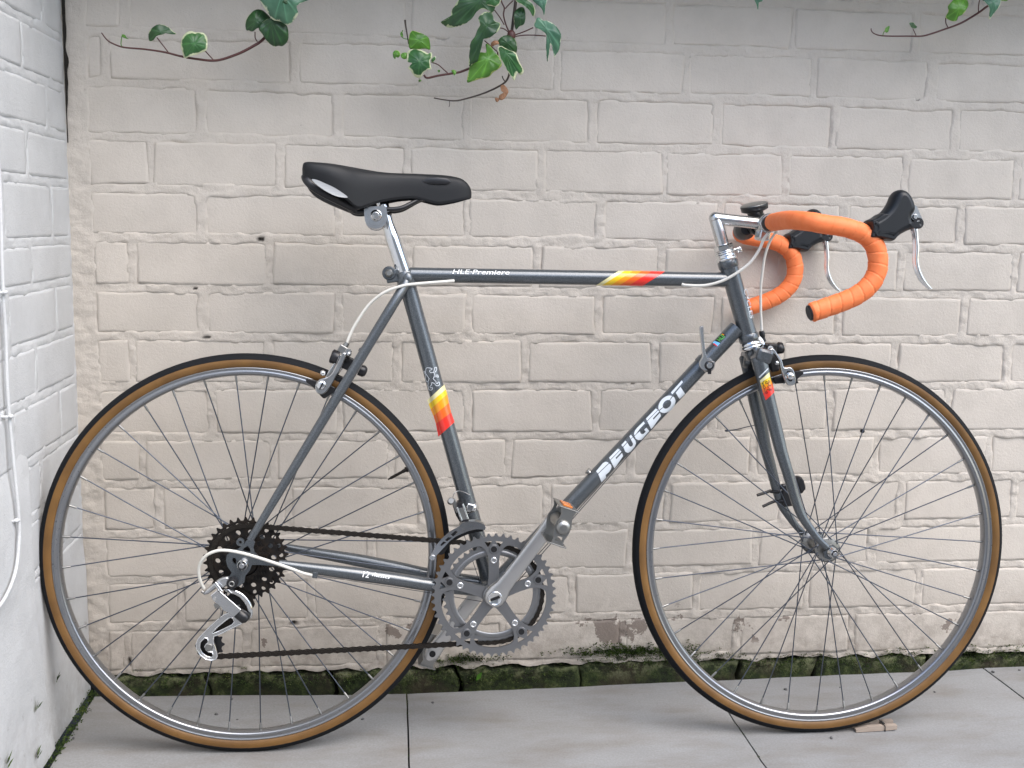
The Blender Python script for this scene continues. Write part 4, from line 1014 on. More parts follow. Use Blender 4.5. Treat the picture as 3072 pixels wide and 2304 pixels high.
# ---- seat post, clamp, saddle
sp = MB(); s0 = st1+sdir*.006; sneck = B(1171, 693, 0); stop = B(1141, 590, 0)
pd = (sneck-s0).normalized()
sp.tube([s0, sneck-pd*.014, sneck-pd*.006, sneck+pd*.006, sneck+pd*.012, stop], [.0128, .0128, .0122, .0108, .0105, .0105], 28)
post = sp.build('seat_post', M_CHROME, bike)
cSd = crop(880, 440, 3.687)
b = MB(); arc = [(780, 660), (1028, 660), (1038, 740)]+[(912+125*cos(radians(a)), 785+125*sin(radians(a))) for a in range(0, 181, 15)]+[(784, 740)]
inner = [(845, 700), (980, 700), (980, 720), (985, 790)]+[(912+72*cos(radians(a)), 780+72*sin(radians(a))) for a in range(15, 166, 15)]+[(845, 790)]
for s in (-1, 1):
    b.plate([xz(cSd, arc, -.026)], s*.024, s*.0275)
    b.plate([xz(cSd, [(912+92*cos(radians(a)), 785+92*sin(radians(a))) for a in range(0, 181, 15)]+[(822, 740), (870, 690), (950, 690), (1004, 740)], -.026)], s*.0276, s*.0292)
b.cyl(Vector((xz(cSd, [(912, 785)], -.026)[0][0], -.0235, xz(cSd, [(912, 785)], -.026)[0][1])), Vector((xz(cSd, [(912, 785)], -.026)[0][0], .0235, xz(cSd, [(912, 785)], -.026)[0][1])), .0175, 24)
b.build('saddle_clamp', M_ALLOY, post)
b = MB(); cx_ = xz(cSd, [(915, 762)], -.03)[0]; b.cyl((cx_[0], -.0355, cx_[1]), (cx_[0], -.028, cx_[1]), .0095, 22, bev=.003); b.cyl((cx_[0], -.0370, cx_[1]), (cx_[0], -.034, cx_[1]), .0052, 18, bev=.001); b.build('clamp_nut', M_CHROME, post)
b = MB(); b.cyl((cx_[0], .028, cx_[1]), (cx_[0], .0355, cx_[1]), .0095, 22, bev=.002); b.build('clamp_nut', M_CHROME, post)
# saddle cover as stations: x crop, top z crop, skirt-bottom crop y, half width
stn = [(112, 255, 300, .050), (125, 205, 322, .058), (160, 190, 340, .064), (250, 193, 372, .069), (400, 203, 440, .071), (520, 218, 505, .068), (620, 232, 585, .062), (720, 245, 660, .053), (820, 260, 635, .045), (950, 277, 592, .036), (1080, 287, 566, .030), (1200, 292, 551, .026),
       (1340, 297, 546, .023), (1450, 303, 572, .0215), (1600, 312, 606, .0205), (1750, 328, 588, .0195), (1850, 352, 566, .0175), (1915, 395, 550, .014), (1955, 450, 545, .009), (1970, 500, 535, .004)]
sv = MB(); rings = []; K = 13
for (cx2, ct, cb_, hw) in stn:
    T_ = B(*cSd(cx2, ct), 0.); Bt = B(*cSd(cx2, cb_), -hw*.92)
    top = T_.z; bot = Bt.z; x = T_.x*.5+Bt.x*.5; ring = []
    H = top-bot
    for k_ in range(2*K+1):
        t = (k_-K)/K; a = abs(t); sgn_ = -1 if t < 0 else 1
        # superellipse dome then falling skirt
        if a < .62: yy = hw*(a/.62)*.93; zz = top-H*.16*(a/.62)**2.6
        else:
            q_ = (a-.62)/.38; yy = hw*(.93+.07*sin(min(1, q_*2.2)*pi/2))*(1-.10*max(0, q_-.5)); zz = top-H*(.16+.84*q_**1.15)
        dip = -.0035*max(0, 1-abs(yy)/.022)*(1 if cx2 < 700 else max(0, 1-(cx2-700)/900))
        ring.append((x, yy*sgn_, zz+dip))
    rings.append(ring)
# smooth along length
dens = []
cols = list(zip(*rings))
cols = [catmull([Vector(p) for p in c_], 4) for c_ in cols]
nl = len(cols[0]); m_ = 2*K+1
vs = [cols[k_][i] for i in range(nl) for k_ in range(m_)]
fs = [(i*m_+k_, (i+1)*m_+k_, (i+1)*m_+k_+1, i*m_+k_+1) for i in range(nl-1) for k_ in range(m_-1)]
fs = [tuple(reversed(f)) for f in fs]
sv.add(vs, fs, True)
# inner skin, a little narrower, closes the shell
vs2 = [Vector((v.x, v.y*.93, v.z-.004 if abs(v.y) < .9 else v.z)) for v in vs]
sv.add(vs2, [tuple(reversed(f)) for f in fs], True)
edge = []
for k_ in (0, m_-1):
    for i in range(nl-1): 
        a, b_ = i*m_+k_, (i+1)*m_+k_; q = [vs[a], vs[b_], vs2[b_], vs2[a]]; sv.add(q, [(0, 1, 2, 3)], True)
for i in (0, nl-1):
    rr_ = [vs[i*m_+k_] for k_ in range(m_)]; sv.add(rr_, [tuple(range(m_)) if i else tuple(reversed(range(m_)))], True)
saddle = sv.build('saddle', M_SADDLE, bike)
b = MB(); pts = path3(cSd, [(1420, 385, -.0212), (1500, 378, -.0217), (1600, 378, -.0217), (1700, 384, -.0207), (1740, 392, -.020)]); b.tube(pts, [.001, .0055, .0062, .0055, .001], 14, ell=(.18, 1), up=(0, 1, 0))
b.build('side_panel', M_PLAST, saddle)
for s in (-1, 1):
    lens_ = [(205, 362), (260, 368), (350, 405), (450, 450), (540, 505), (600, 553), (540, 556), (460, 540), (370, 498), (290, 445), (235, 400)]
    zz = xz(cSd, lens_, -.071); o = [(v.x, v.y) for v in catmull_closed([Vector((*p, 0)) for p in zz], 3)]
    b = MB(); b.plate([o], -.0005, .0005)
    xs0 = min(p[0] for p in o); xs1 = max(p[0] for p in o)
    b.v = [(v[0], s*(.0725-.012*((v[0]-xs0)/(xs1-xs0))**2)+v[1], v[2]) for v in b.v]; b.build('side_insert', M_INSERT, saddle)
# lower shell at the rear
b = MB()
for s in (-1, 1):
    pts = [B(*cSd(x, y), -.058 if i < 5 else -.04) for i, (x, y) in enumerate([(128, 318), (150, 370), (210, 435), (300, 492), (420, 552), (530, 610), (620, 650), (700, 680)])]
    pts = [Vector((p.x, p.y*(1 if s < 0 else -1), p.z)) for p in pts]
    ys = [.050, .060, .064, .060, .052, .042, .034, .028]; pts = [Vector((p.x, y_*s, p.z)) for p, y_ in zip(pts, ys)]
    b.tube(catmull(pts, 4), .0062, 12, ell=(.75, 1.15), up=(0, 1, 0))
p = B(*cSd(128, 318), 0); b.tube([(p.x+.008, -.050, p.z), (p.x+.010, -.02, p.z-.001), (p.x+.010, .02, p.z-.001), (p.x+.008, .050, p.z)], .0080, 12)
p2 = B(*cSd(600, 640), 0); b.box((p2.x, 0, p2.z+.006), ((1, 0, 0), (0, 1, 0), (0, 0, 1)), (.016, .034, .004), bev=.002)
b.build('saddle_shell', M_PLAST, saddle)
for s in (-1, 1):
    b = MB(); pts = [B(*cSd(x, y), -.024) for (x, y) in [(470, 520), (560, 600), (615, 670), (665, 712), (730, 724), (800, 718), (900, 705), (1030, 692), (1130, 690), (1210, 672), (1290, 632), (1370, 588), (1440, 562), (1500, 550)]]
    ys = [.036, .033, .030, .027, .0245, .0235, .0225, .0225, .0225, .0215, .018, .014, .011, .009]
    b.tube(catmull([Vector((p.x, s*y_, p.z)) for p, y_ in zip(pts, ys)], 5), .0038, 12); b.build('saddle_rail', M_PLAST, saddle)

# ---- chainset
def gear(n, rt, rr, phase=0., flat_=.18):
    out = []
    for i in range(n):
        for (f_, r_) in ((0, rr), (.20, rr+.08*(rt-rr)), (.34, rr+.62*(rt-rr)), (.44, rt), (.56, rt), (.66, rr+.62*(rt-rr)), (.80, rr+.08*(rt-rr))):
            a = 2*pi*(i+f_)/n+phase; out.append((r_*cos(a), r_*sin(a)))
    return out
def shift(l, c): return [(c[0]+p[0], c[1]+p[1]) for p in l]
c2 = (BB.x, BB.z)
# outer ring openings measured around the spider
def polar_hole(a_mid, pts): return [(c2[0]+r*cos(a_mid+a), c2[1]+r*sin(a_mid+a)) for a, r in pts]
arms = [radians(90.5-72*k_) for k_ in range(5)]
loops = [shift(gear(52, .1058, .1002, .03), c2)]
for k_ in range(5):
    am = arms[k_]-radians(36)     # window between two arms
    win = []
    # kidney window: outer arc r .0895, inner towards the hub, rounded
    raw = [(-25, .0700), (-27, .0795), (-21, .0868), (-12, .0885), (0, .0890), (12, .0885), (21, .0868), (27, .0795), (25, .0700), (22, .052), (17, .040), (8, .0335), (0, .0325), (-8, .0335), (-17, .040), (-22, .052)]
    half = [(19, .0885), (23.5, .0835), (26.3, .0755), (27.6, .064), (26, .050), (22.5, .038), (16, .0280), (7.5, .0218)]
    raw = [(-9, .0898), (0, .0900), (9, .0898)]+half+[(0, .0206)]+[(-a, r) for a, r in reversed(half)]
    win = [(c2[0]+r*cos(am+radians(a)), c2[1]+r*sin(am+radians(a))) for a, r in raw]
    win = [(v.x, v.y) for v in catmull_closed([Vector((p[0], p[1], 0)) for p in win], 3)]
    loops.append(win)
    # two small triangular openings beside each bolt
    for sgn_ in (-1, 1):
        tri_ = [(sgn_*1.6, .0932), (sgn_*9.8, .0926), (sgn_*6.9, .0828), (sgn_*4.6, .0862)]
        loops.append([(c2[0]+r*cos(arms[k_]+radians(a)), c2[1]+r*sin(arms[k_]+radians(a))) for a, r in tri_])
b = MB(); b.plate(loops, -.0495, -.0460); chainset = b.build('chainset', M_RING, bike)
# boss and raised arms
b = MB(); b.lathe([(0, .0200), (-.0035, .0195), (-.006, .0185), (-.006, 0)], BB+Vector((0, -.0495, 0)), (0, 1, 0), 36)
for a in arms:
    d = Vector((cos(a), 0, sin(a))); p = BB+Vector((0, -.0490, 0)); b.tube([p+d*.012, p+d*.026, p+d*.060, p+d*.072], [.0085, .0068, .0062, .0056], 14, ell=(.10, 1), up=(0, 1, 0))
    q = BB+Vector((0, -.0460, 0))+d*.0790; b.tube([q+Vector((0, .008, 0)), q+Vector((0, -.0035, 0)), q+Vector((0, -.0048, 0))], [.0082, .0082, .0072], 20)
b.build('spider', M_RING, chainset)
for a in arms:
    q = BB+Vector((cos(a)*.0790, 0, sin(a)*.0790)); b = MB(); b.cyl(q+Vector((0, -.0513, 0)), q+Vector((0, -.044, 0)), .0052, 18); b.build('ring_bolt', M_DARKM, chainset)
for a in arms:
    q = BB+Vector((cos(a)*.0600, 0, sin(a)*.0600)); b = MB(); b.lathe([(-.0512, .0030), (-.0520, .0034), (-.0520, .0052), (-.0508, .0058), (-.049, .0058)], Vector((q.x, 0, q.z)), (0, 1, 0), 20); b.cyl(q+Vector((0, -.0510, 0)), q+Vector((0, -.046, 0)), .0031, 14, mi=1)
    b.build('rivet', [M_CHROME, M_WALL if False else M_ALLOY], chainset)
b = MB(); inl = [shift(gear(42, .0868, .0818, .02), c2), circ(c2, .0672, 60)]; b.plate(inl, -.0415, -.0385); b.lathe([(-.0416, .0672), (-.0425, .0685), (-.0425, .0745), (-.0416, .0760)], (BB.x, 0, BB.z), (0, 1, 0), 60); b.build('chainring', M_RING, chainset)
for a in arms:
    d = Vector((cos(a), 0, sin(a))); p = BB+Vector((0, -.042, 0)); b = MB(); b.tube([p+d*.058, p+d*.084], .0062, 10, ell=(.5, 1), up=(0, 1, 0)); b.build('spacer', M_RING, chainset)
PD = Vector((.5117, 0, .4123)); pdv = (PD-BB).normalized(); pn = Vector((-pdv.z, 0, pdv.x))
def crank(s):
    """s=-1 near side, arm points along pdv; far side points opposite"""
    b = MB(); dr = pdv*(1 if s < 0 else -1); Lc = .1697; st_ = []
    for (t, y, wd_, th) in ((-.014, .061, .0085, .0065), (-.010, .061, .0150, .0085), (0, .061, .0185, .0095), (.012, .062, .0180, .0092), (.024, .0640, .0142, .0080), (.045, .0675, .0128, .0068), (.090, .0725, .0124, .0062), (.130, .0765, .0120, .0060), (.150, .0790, .0128, .0060), (.162, .080, .0140, .0060), (.172, .080, .0135, .0060), (.180, .080, .0098, .0058), (.184, .080, .004, .0052)):
        st_.append((BB+dr*t+Vector((0, s*y, 0)), wd_, th))
    pts = [p for p, _, _ in st_]; vs = []; nrm = Vector((-dr.z, 0, dr.x)); seg = 20
    for p, wd_, th in st_:
        for k_ in range(seg):
            a = 2*pi*k_/seg; ca, sa = cos(a), sin(a); f_ = lambda v, e: (abs(v)**e)*(1 if v > 0 else -1)
            vs.append(p+nrm*(wd_*f_(ca, .62))+Vector((0, th*f_(sa, .62), 0)))
    fs = [(i*seg+k_, i*seg+(k_+1) % seg, (i+1)*seg+(k_+1) % seg, (i+1)*seg+k_) for i in range(len(st_)-1) for k_ in range(seg)]
    if (s > 0): fs = fs
    b.add(vs, fs, True); n0 = (len(st_)-1)*seg
    b.add(vs[:seg], [tuple(reversed(range(seg)))], True); b.add(vs[n0:], [tuple(range(seg))], True)
    arm = b.build('crank_arm', M_CRANK, bike)
    bm = bmesh.new(); bm.from_mesh(arm.data); bmesh.ops.recalc_face_normals(bm, faces=bm.faces); bm.to_mesh(arm.data); bm.free()
    for p_ in arm.data.polygons: p_.use_smooth = True
    e = BB+dr*Lc
    if s < 0:
        c_ = MB(); c_.lathe([(-.0702, .0125), (-.0728, .0120), (-.0732, .0112), (-.0722, .0102), (-.0722, 0)], (BB.x, 0, BB.z), (0, 1, 0), 30); c_.build('dust_cap', M_CHROME, arm)
        c_ = MB(); c_.box((BB.x, -.0724, BB.z+.0008), ((.94, 0, .34), (0, 1, 0), (-.34, 0, .94)), (.0075, .0006, .0022)); c_.build('cap_slot', M_DARKM, arm)
    else:
        c_ = MB(); c_.cyl(e+Vector((0, .0735, 0)), e+Vector((0, .0725, 0)), .0058, 20); c_.build('axle_hole', M_DARKM, arm)
    return arm, e
arm_n, e_n = crank(-1); arm_f, e_f = crank(1)
# ---- pedals
def pedal(s, e, lab=None):
    lv = (B(1712, 1527, -.165)-B(1676, 1628, -.165)); lv.y = 0; lv.normalize(); tv = Vector((lv.z, 0, -lv.x))
    b = MB(); y0, y1 = s*.090, s*.160
    b.tube([e+Vector((0, s*.083, 0)), e+Vector((0, s*.092, 0)), e+Vector((0, s*.094, 0)), e+Vector((0, s*.100, 0)), e+Vector((0, s*.150, 0)), e+Vector((0, s*.158, 0))], [.0062, .0062, .0125, .0125, .0095, .0095], 24)
    b.tube([e+Vector((0, s*.156, 0)), e+Vector((0, s*.166, 0)), e+Vector((0, s*.1690, 0)), e+Vector((0, s*.1700, 0))], [.0118, .0118, .0100, .0050], 28)
    ped = b.build('pedal', M_STEEL, bike)
    if lab: ped['label'] = lab
    def outline(f):
        o = []
        for (a, w_) in ((.030, .0125), (.026, .0118), (.020, .0098), (.012, .0108), (.004, .0132), (-.004, .0132), (-.012, .0115), (-.020, .0088), (-.026, .0095), (-.030, .0108)): o.append((a, w_))
        pl = [(a, w_) for a, w_ in o]+[(a, -w_) for a, w_ in reversed(o)]
        return [(e.x+lv.x*a+tv.x*w_*f, e.z+lv.z*a+tv.z*w_*f) for a, w_ in pl]
    win = [(e.x+lv.x*a+tv.x*w_, e.z+lv.z*a+tv.z*w_) for a, w_ in ((-.0155, -.005), (-.0155, .005), (-.0235, .006), (-.0235, -.006))]
    win2 = [(e.x+lv.x*a+tv.x*w_, e.z+lv.z*a+tv.z*w_) for a, w_ in ((.0165, -.007), (.0165, -.0035), (.0260, -.0035), (.0260, -.007))]
    c_ = MB(); o_ = outline(1.0); c_.plate([o_, win], min(y1, y1+s*.002), max(y1, y1+s*.002)); c_.plate([outline(1.2), win2], min(y0, y0+s*.002), max(y0, y0+s*.002))
    for a in (.0302, -.0302):
        c_.box(e+Vector((0, s*.125, 0))+lv*a, (tv, (0, 1, 0), lv), (.0165, .038, .0010), bev=.0004)
    c_.build('cage', M_STEEL, ped)
    for a in ((.0318, -.0318) if s < 0 else ()):
        d = MB(); d.box(e+Vector((0, s*.125, 0))+lv*a, (tv, (0, 1, 0), lv), (.0080, .019, .0016), bev=.0006); d.build('reflector', M_REFL, ped)
pedal(-1, e_n); pedal(1, e_f)

# ---- freewheel
fwc = (XR, R); cogs = [(34, .0702, .0640, -.0290), (28, .0590, .0535, -.0345), (20, .0408, .0360, -.0400), (18, .0368, .0322, -.0452), (16, .0330, .0285, -.0500), (14, .0292, .0248, -.0545)]
fwh = MB(); fwh.lathe([(-.024, .030), (-.0555, .0215), (-.0580, .0200), (-.0585, .008)], Vector((XR, 0, R)), (0, 1, 0), 30); free = fwh.build('freewheel', M_COG, bike)
for i, (n, rt, rr, y) in enumerate(cogs):
    lp = [shift(gear(n, rt, rr, .05*i), fwc)]
    if i == 0: lp += [circ((XR+.0575*cos(t), R+.0575*sin(t)), .0036, 10) for t in [2*pi*(k_+.3)/22 for k_ in range(22)]]+[circ((XR+.0455*cos(t), R+.0455*sin(t)), .0046, 10) for t in [2*pi*(k_+.1)/14 for k_ in range(14)]]
    if i == 1: lp += [circ((XR+.0458*cos(t), R+.0458*sin(t)), .0046, 10) for t in [2*pi*(k_+.1)/14 for k_ in range(14)]]
    lp.append(circ(fwc, .0242 if i else .0340, 30))
    b = MB(); b.plate(lp, y-.0010, y+.0010); b.build('sprocket', M_COG, free)
# axle ends
b = MB(); b.cyl((XR, -.0580, R), (XR, -.0660, R), .0062, 18); b.lathe([(-.0658, .0098), (-.0668, .0104), (-.0700, .0096), (-.0715, .0088), (-.0790, .0086), (-.0800, .0074)], Vector((XR, 0, R)), (0, 1, 0), 28)
b.cyl((XR, -.079, R), (XR, -.0845, R), .0046, 18, bev=.001); b.build('axle', M_CHROME, rear); b = MB(); b.cyl((XR, .040, R), (XR, .078, R), .0055, 16); b.lathe([(.0652, .0104), (.070, .0090), (.078, .0080)], Vector((XR, 0, R)), (0, 1, 0), 24); b.build('axle', M_CHROME, rear)
b = MB(); b.lathe([(-.0556, .0092), (-.0566, .0098), (-.0590, .0092), (-.0610, .0078), (-.0660, .0072), (-.0670, .0062)], Vector((XF, 0, R)), (0, 1, 0), 28); b.cyl((XF, -.0665, R), (XF, -.0715, R), .0038, 16, bev=.0008)
b.cyl((XF, -.056, R), (XF, -.039, R), .0055, 16); b.build('axle', M_CHROME, front); b = MB(); b.cyl((XF, .039, R), (XF, .0640, R), .0055, 16); b.lathe([(.0556, .0098), (.0600, .0085), (.066, .0072)], Vector((XF, 0, R)), (0, 1, 0), 24); b.build('axle', M_CHROME, front)

# ---- chain path and links
def arc(c, r, a0, a1, y, n=60): return [Vector((c[0]+r*cos(a0+(a1-a0)*i/n), y, c[1]+r*sin(a0+(a1-a0)*i/n))) for i in range(n+1)]
rc, rp = .0568, .0835; yc1, yc2 = -.0345, -.0400
p_lo = Vector((B(628.6, 1940, -.05).x, -.040, B(628.6, 1940, -.05).z)); p_up = Vector((B(716, 1817, -.05).x, -.038, B(716, 1817, -.05).z)); rj = .0205
upper_a = radians(82.5); low_c = atan2(-1, .06)
cpath = arc(fwc, rc, radians(215), radians(81), yc1)          # over the sprocket, clockwise from the back
cpath += arc(c2, rp, radians(83), radians(-91), yc2)
cpath += arc((p_lo.x, p_lo.z), rj, radians(-88), radians(-205), p_lo.y, 16)
cpath += arc((p_up.x, p_up.z), rj, radians(-20), radians(75), p_up.y, 14)
cpath.append(cpath[0])
cl = MB(); sl_ = lenpath(cpath); tot = sl_[-1]; npit = int(round(tot/.0127)); pit = tot/npit; joints = []; j = 0
for i in range(npit):
    s_ = i*pit
    while sl_[j+1] < s_: j += 1
    joints.append(cpath[j].lerp(cpath[j+1], (s_-sl_[j])/max(1e-9, sl_[j+1]-sl_[j])))
for i in range(npit):
    a, b_ = joints[i], joints[(i+1) % npit]; d = (b_-a); ln = d.length; d.normalize(); nv = Vector((-d.z, 0, d.x)).normalized(); wide = i % 2
    pts = []
    for k_ in range(7): t = pi/2+pi*k_/6; pts.append((-0+.0041*cos(t), .0041*sin(t)))
    pts.append((ln*.5, -.0029))
    for k_ in range(7): t = -pi/2+pi*k_/6; pts.append((ln+.0041*cos(t), .0041*sin(t)))
    pts.append((ln*.5, .0029))
    for yy in (-1, 1):
        y0 = yy*(.0031 if wide else .0021); y1_ = y0+yy*.0010; m_ = len(pts)
        V0 = [a+d*p[0]+nv*p[1]+Vector((0, y0, 0)) for p in pts]; V1 = [a+d*p[0]+nv*p[1]+Vector((0, y1_, 0)) for p in pts]
        cl.add(V0+V1, [tuple(range(m_)), tuple(reversed(range(m_, 2*m_)))]+[(k_, m_+k_, m_+(k_+1) % m_, (k_+1) % m_) for k_ in range(m_)], False)
    cl.cyl(a+Vector((0, -.0048, 0)), a+Vector((0, .0048, 0)), .0017, 7); cl.cyl(a+Vector((0, -.0021, 0)), a+Vector((0, .0021, 0)), .0039, 8)
cl.build('chain', M_CHAIN, bike)

# ---- rear derailleur
cR = crop(560, 1680, 5.028)
rd = MB(); Y = -.070
rd.pillow([(v.x, v.y) for v in catmull_closed([Vector((*p, 0)) for p in xz(cR, [(245, 500), (430, 330), (520, 265), (620, 245), (650, 300), (600, 400), (520, 430), (440, 440), (320, 520)], Y)], 3)], -.066, .0065, inset=.003, levels=3)
rder = rd.build('rear_derailleur', M_ALLOY, bike)
b = MB(); b.plate([xz(cR, [(375, 545), (480, 470), (815, 760), (715, 850), (640, 790), (560, 760), (510, 690), (440, 640), (390, 590)], -.078)], -.0800, -.0755); b.build('parallelogram', M_ALLOY, rder)
b = MB(); b.tube(path3(cR, [(370, 540, -.082), (470, 460, -.082)]), .0012, 8); b.tube(path3(cR, [(425, 340, -.079), (525, 470, -.079)]), .0034, 12); b.tube(path3(cR, [(500, 480, -.081), (810, 750, -.081)]), .0016, 8)
b.build('link_pin', M_CHROME, rder)
pc_ = B(*cR(688, 345), -.075); b = MB(); b.tube([pc_+Vector((0, .012, 0)), pc_+Vector((0, -.006, 0)), pc_+Vector((0, -.0075, 0))], [.0088, .0088, .0075], 26); b.build('pivot_bolt', M_PLAST, rder)
b = MB(); b.lathe([(-.0076, .0028), (-.0082, .0032), (-.0082, .0048), (-.0074, .0050)], pc_, (0, 1, 0), 20); b.build('pivot_ring', M_STEEL, rder)
# curved outer plate round the upper pulley
ar_o = [(555, 445), (640, 432), (740, 450), (840, 500), (920, 580), (975, 670), (1000, 770), (990, 850), (955, 890), (930, 840), (905, 740), (870, 650), (800, 570), (710, 520), (620, 500)]
b = MB(); b.pillow([(v.x, v.y) for v in catmull_closed([Vector((*p, 0)) for p in xz(cR, ar_o, -.062)], 3)], -.060, .0030, inset=.0022, levels=3); b.build('chain_guide', M_CHROME, rder)
b = MB(); b.plate([xz(cR, [(600, 540), (720, 540), (820, 600), (870, 690), (860, 760), (760, 700)], -.052)], -.0530, -.0505); b.build('inner_plate', M_DARKM, rder)
b = MB(); b.tube([B(*cR(770, 790), -.066), B(*cR(850, 850), -.068), B(*cR(895, 895), -.070), B(*cR(915, 915), -.070)], [.0092, .0098, .0090, .0050], 22); b.build('spring_housing', M_PLAST, rder)
cage_o = [(650, 795), (700, 830), (770, 870), (830, 960), (720, 1010), (500, 1120), (410, 1150), (400, 1230), (420, 1290), (450, 1380), (462, 1450), (440, 1500), (370, 1515), (290, 1500), (210, 1440), (155, 1360), (145, 1270), (175, 1190), (240, 1120), (400, 960), (560, 830)]
ch1 = [(700, 880), (722, 930), (690, 975), (560, 1040), (400, 1115), (380, 1100), (450, 1020), (600, 900), (660, 860)]
ch2 = [(270, 1175), (310, 1180), (330, 1240), (300, 1265), (275, 1300), (290, 1350), (330, 1385), (385, 1390), (405, 1450), (370, 1470), (300, 1455), (230, 1400), (195, 1320), (205, 1240)]
b = MB(); b.plate([xz(cR, cage_o, -.052), xz(cR, ch1, -.052), xz(cR, ch2, -.052)], -.0535, -.0510); b.build('cage', M_ALLOY, rder)
for lp_ in (cage_o, ch1, ch2): pass
b = MB()
for lp_ in (cage_o, ch1, ch2):
    q = [B(*cR(*p), -.0540) for p in lp_]; b.tube(q+[q[0]], .0012, 6, caps=False)
b.build('cage_rim', M_CHROME, rder)
b = MB(); b.plate([xz(cR, [(650, 820), (780, 900), (700, 1000), (430, 1140), (440, 1290), (460, 1380), (300, 1500), (200, 1400), (210, 1180), (420, 960)], -.040)], -.0345, -.0325); b.build('cage', M_DARKM, rder)
for (P_, nm) in ((p_lo, 'jockey_wheel'), (p_up, 'jockey_wheel')):
    b = MB(); b.plate([shift(gear(11, .0232, .0190, .3), (P_.x, P_.z)), circ((P_.x, P_.z), .004, 12)], P_.y-.0012, P_.y+.0012); b.cyl(P_+Vector((0, -.005, 0)), P_+Vector((0, .005, 0)), .009, 18); b.build(nm, M_PLAST, rder)
    b = MB(); b.cyl(P_+Vector((0, -.0165, 0)), P_+Vector((0, .008, 0)), .0062 if P_ is p_lo else .003, 16, bev=.001); b.build('jockey_bolt', M_STEEL, rder)
b = MB(); b.tube(path3(cR, [(460, 660, -.074), (455, 700, -.074), (500, 720, -.074), (520, 760, -.073), (510, 830, -.073), (495, 890, -.073)]), .0009, 6); b.box(B(*cR(465, 680), -.076), ((1, 0, .4), (0, 1, 0), (-.4, 0, 1)), (.005, .004, .004), bev=.001); b.cyl(B(*cR(420, 590), -.072), B(*cR(420, 590), -.082), .0032, 10); b.build('adjuster', M_STEEL, rder)
b = MB(); b.tube(path3(cR, [(225, 470, -.066), (270, 500, -.066), (300, 470, -.066)]), .0028, 10); b.build('barrel', M_STEEL, rder)
# ---- front derailleur
cM = crop(1280, 1500, 9.125)
fd = MB(); ag = [(110, 1520), (160, 1420), (260, 1230), (420, 1040), (600, 880), (780, 770), (900, 700), (960, 620), (1060, 600), (1150, 585), (1340, 590), (1480, 625), (1580, 680), (1615, 740), (1590, 820), (1530, 800), (1360, 790), (1150, 840), (950, 920), (800, 990), (640, 1110), (500, 1260), (340, 1430), (210, 1560)]
w1 = [(660, 940), (780, 835), (860, 870), (720, 990)]; w2 = [(500, 1085), (590, 1010), (690, 1020), (560, 1120)]; w3 = [(370, 1225), (450, 1130), (535, 1145), (405, 1250)]
fd.plate([xz(cM, ag, -.052), xz(cM, w1, -.052), xz(cM, w2, -.052), xz(cM, w3, -.052)], -.0545, -.0530)
fder = fd.build('front_derailleur', M_CHROME, bike)
b = MB(); ag2 = [(160, 1470), (300, 1230), (460, 1060), (650, 900), (820, 800), (1000, 680), (1340, 640), (1560, 740), (1540, 860), (1340, 880), (1150, 930), (950, 1010), (780, 1110), (620, 1260), (500, 1420), (470, 1480), (400, 1500)]
b.plate([xz(cM, ag2, -.034)], -.0345, -.0330); b.build('cage', M_DARKM, fder)
b = MB(); q = [B(*cM(*p), -.0540) for p in ag[6:16]]; q2 = [Vector((p.x, -.034, p.z)) for p in q]
for i in range(len(q)-1): b.add([q[i], q[i+1], q2[i+1], q2[i]], [(0, 1, 2, 3)], False)
b.build('cage_top', M_STEEL, fder)
b = MB(); b.cyl(B(*cM(150, 1580), -.030), B(*cM(150, 1580), -.056), .0052, 18, bev=.001); b.build('cage_bolt', M_ALLOY, fder)
b = MB(); b.plate([xz(cM, [(860, 225), (1000, 195), (1150, 520), (1140, 560), (970, 600), (930, 560)], -.048)], -.0500, -.0440)
b.tube([B(*cM(985, 100), -.0505), B(*cM(1130, 520), -.0505)], .0018, 8); b.tube([B(*cM(830, 200), -.0505), B(*cM(960, 560), -.0505)], .0018, 8); b.build('link_arm', M_CHROME, fder)
b = MB(); b.plate([xz(cM, [(860, 240), (990, 210), (1120, 510), (975, 545)], -.051)], -.0512, -.0503); b.build('link_face', M_STEEL, fder)
b = MB(); b.plate([xz(cM, [(860, 80), (980, 70), (1010, 190), (860, 220), (830, 150)], -.046)], -.0470, -.0200); b.build('link_body', M_PLAST, fder); b = MB(); b.plate([xz(cM, [(950, 560), (1145, 515), (1150, 560), (970, 605)], -.050)], -.0510, -.0430); b.build('link_foot', M_PLAST, fder)
b = MB(); b.plate([xz(cM, [(700, 40), (760, 60), (850, 180), (930, 420), (960, 610), (900, 590), (800, 420), (720, 180)], -.030)], -.0320, -.0220); b.build('link_arm', M_DARKM, fder)
pcl = BB+sdir*((B(1412, 1522)-BB).length); b = MB(); b.tube([pcl-sdir*.0065, pcl-sdir*.0055, pcl+sdir*.0055, pcl+sdir*.0065], [rS+.001, rS+.0022, rS+.0022, rS+.001], 26); b.box(B(*cM(1190, 195), -.016), ((1, 0, -.25), (0, 1, 0), (.25, 0, 1)), (.0060, .004, .0062), bev=.0015); b.build('band_clamp', M_CHROME, fder)
b = MB(); b.cyl(B(*cM(650, 50), -.018), B(*cM(670, 20), -.040), .0056, 16, bev=.001); b.box(B(*cM(790, 150), -.034), ((.35, 0, -.93), (0, 1, 0), (.93, 0, .35)), (.012, .004, .0035), bev=.001); b.build('cable_anchor', M_STEEL, fder)
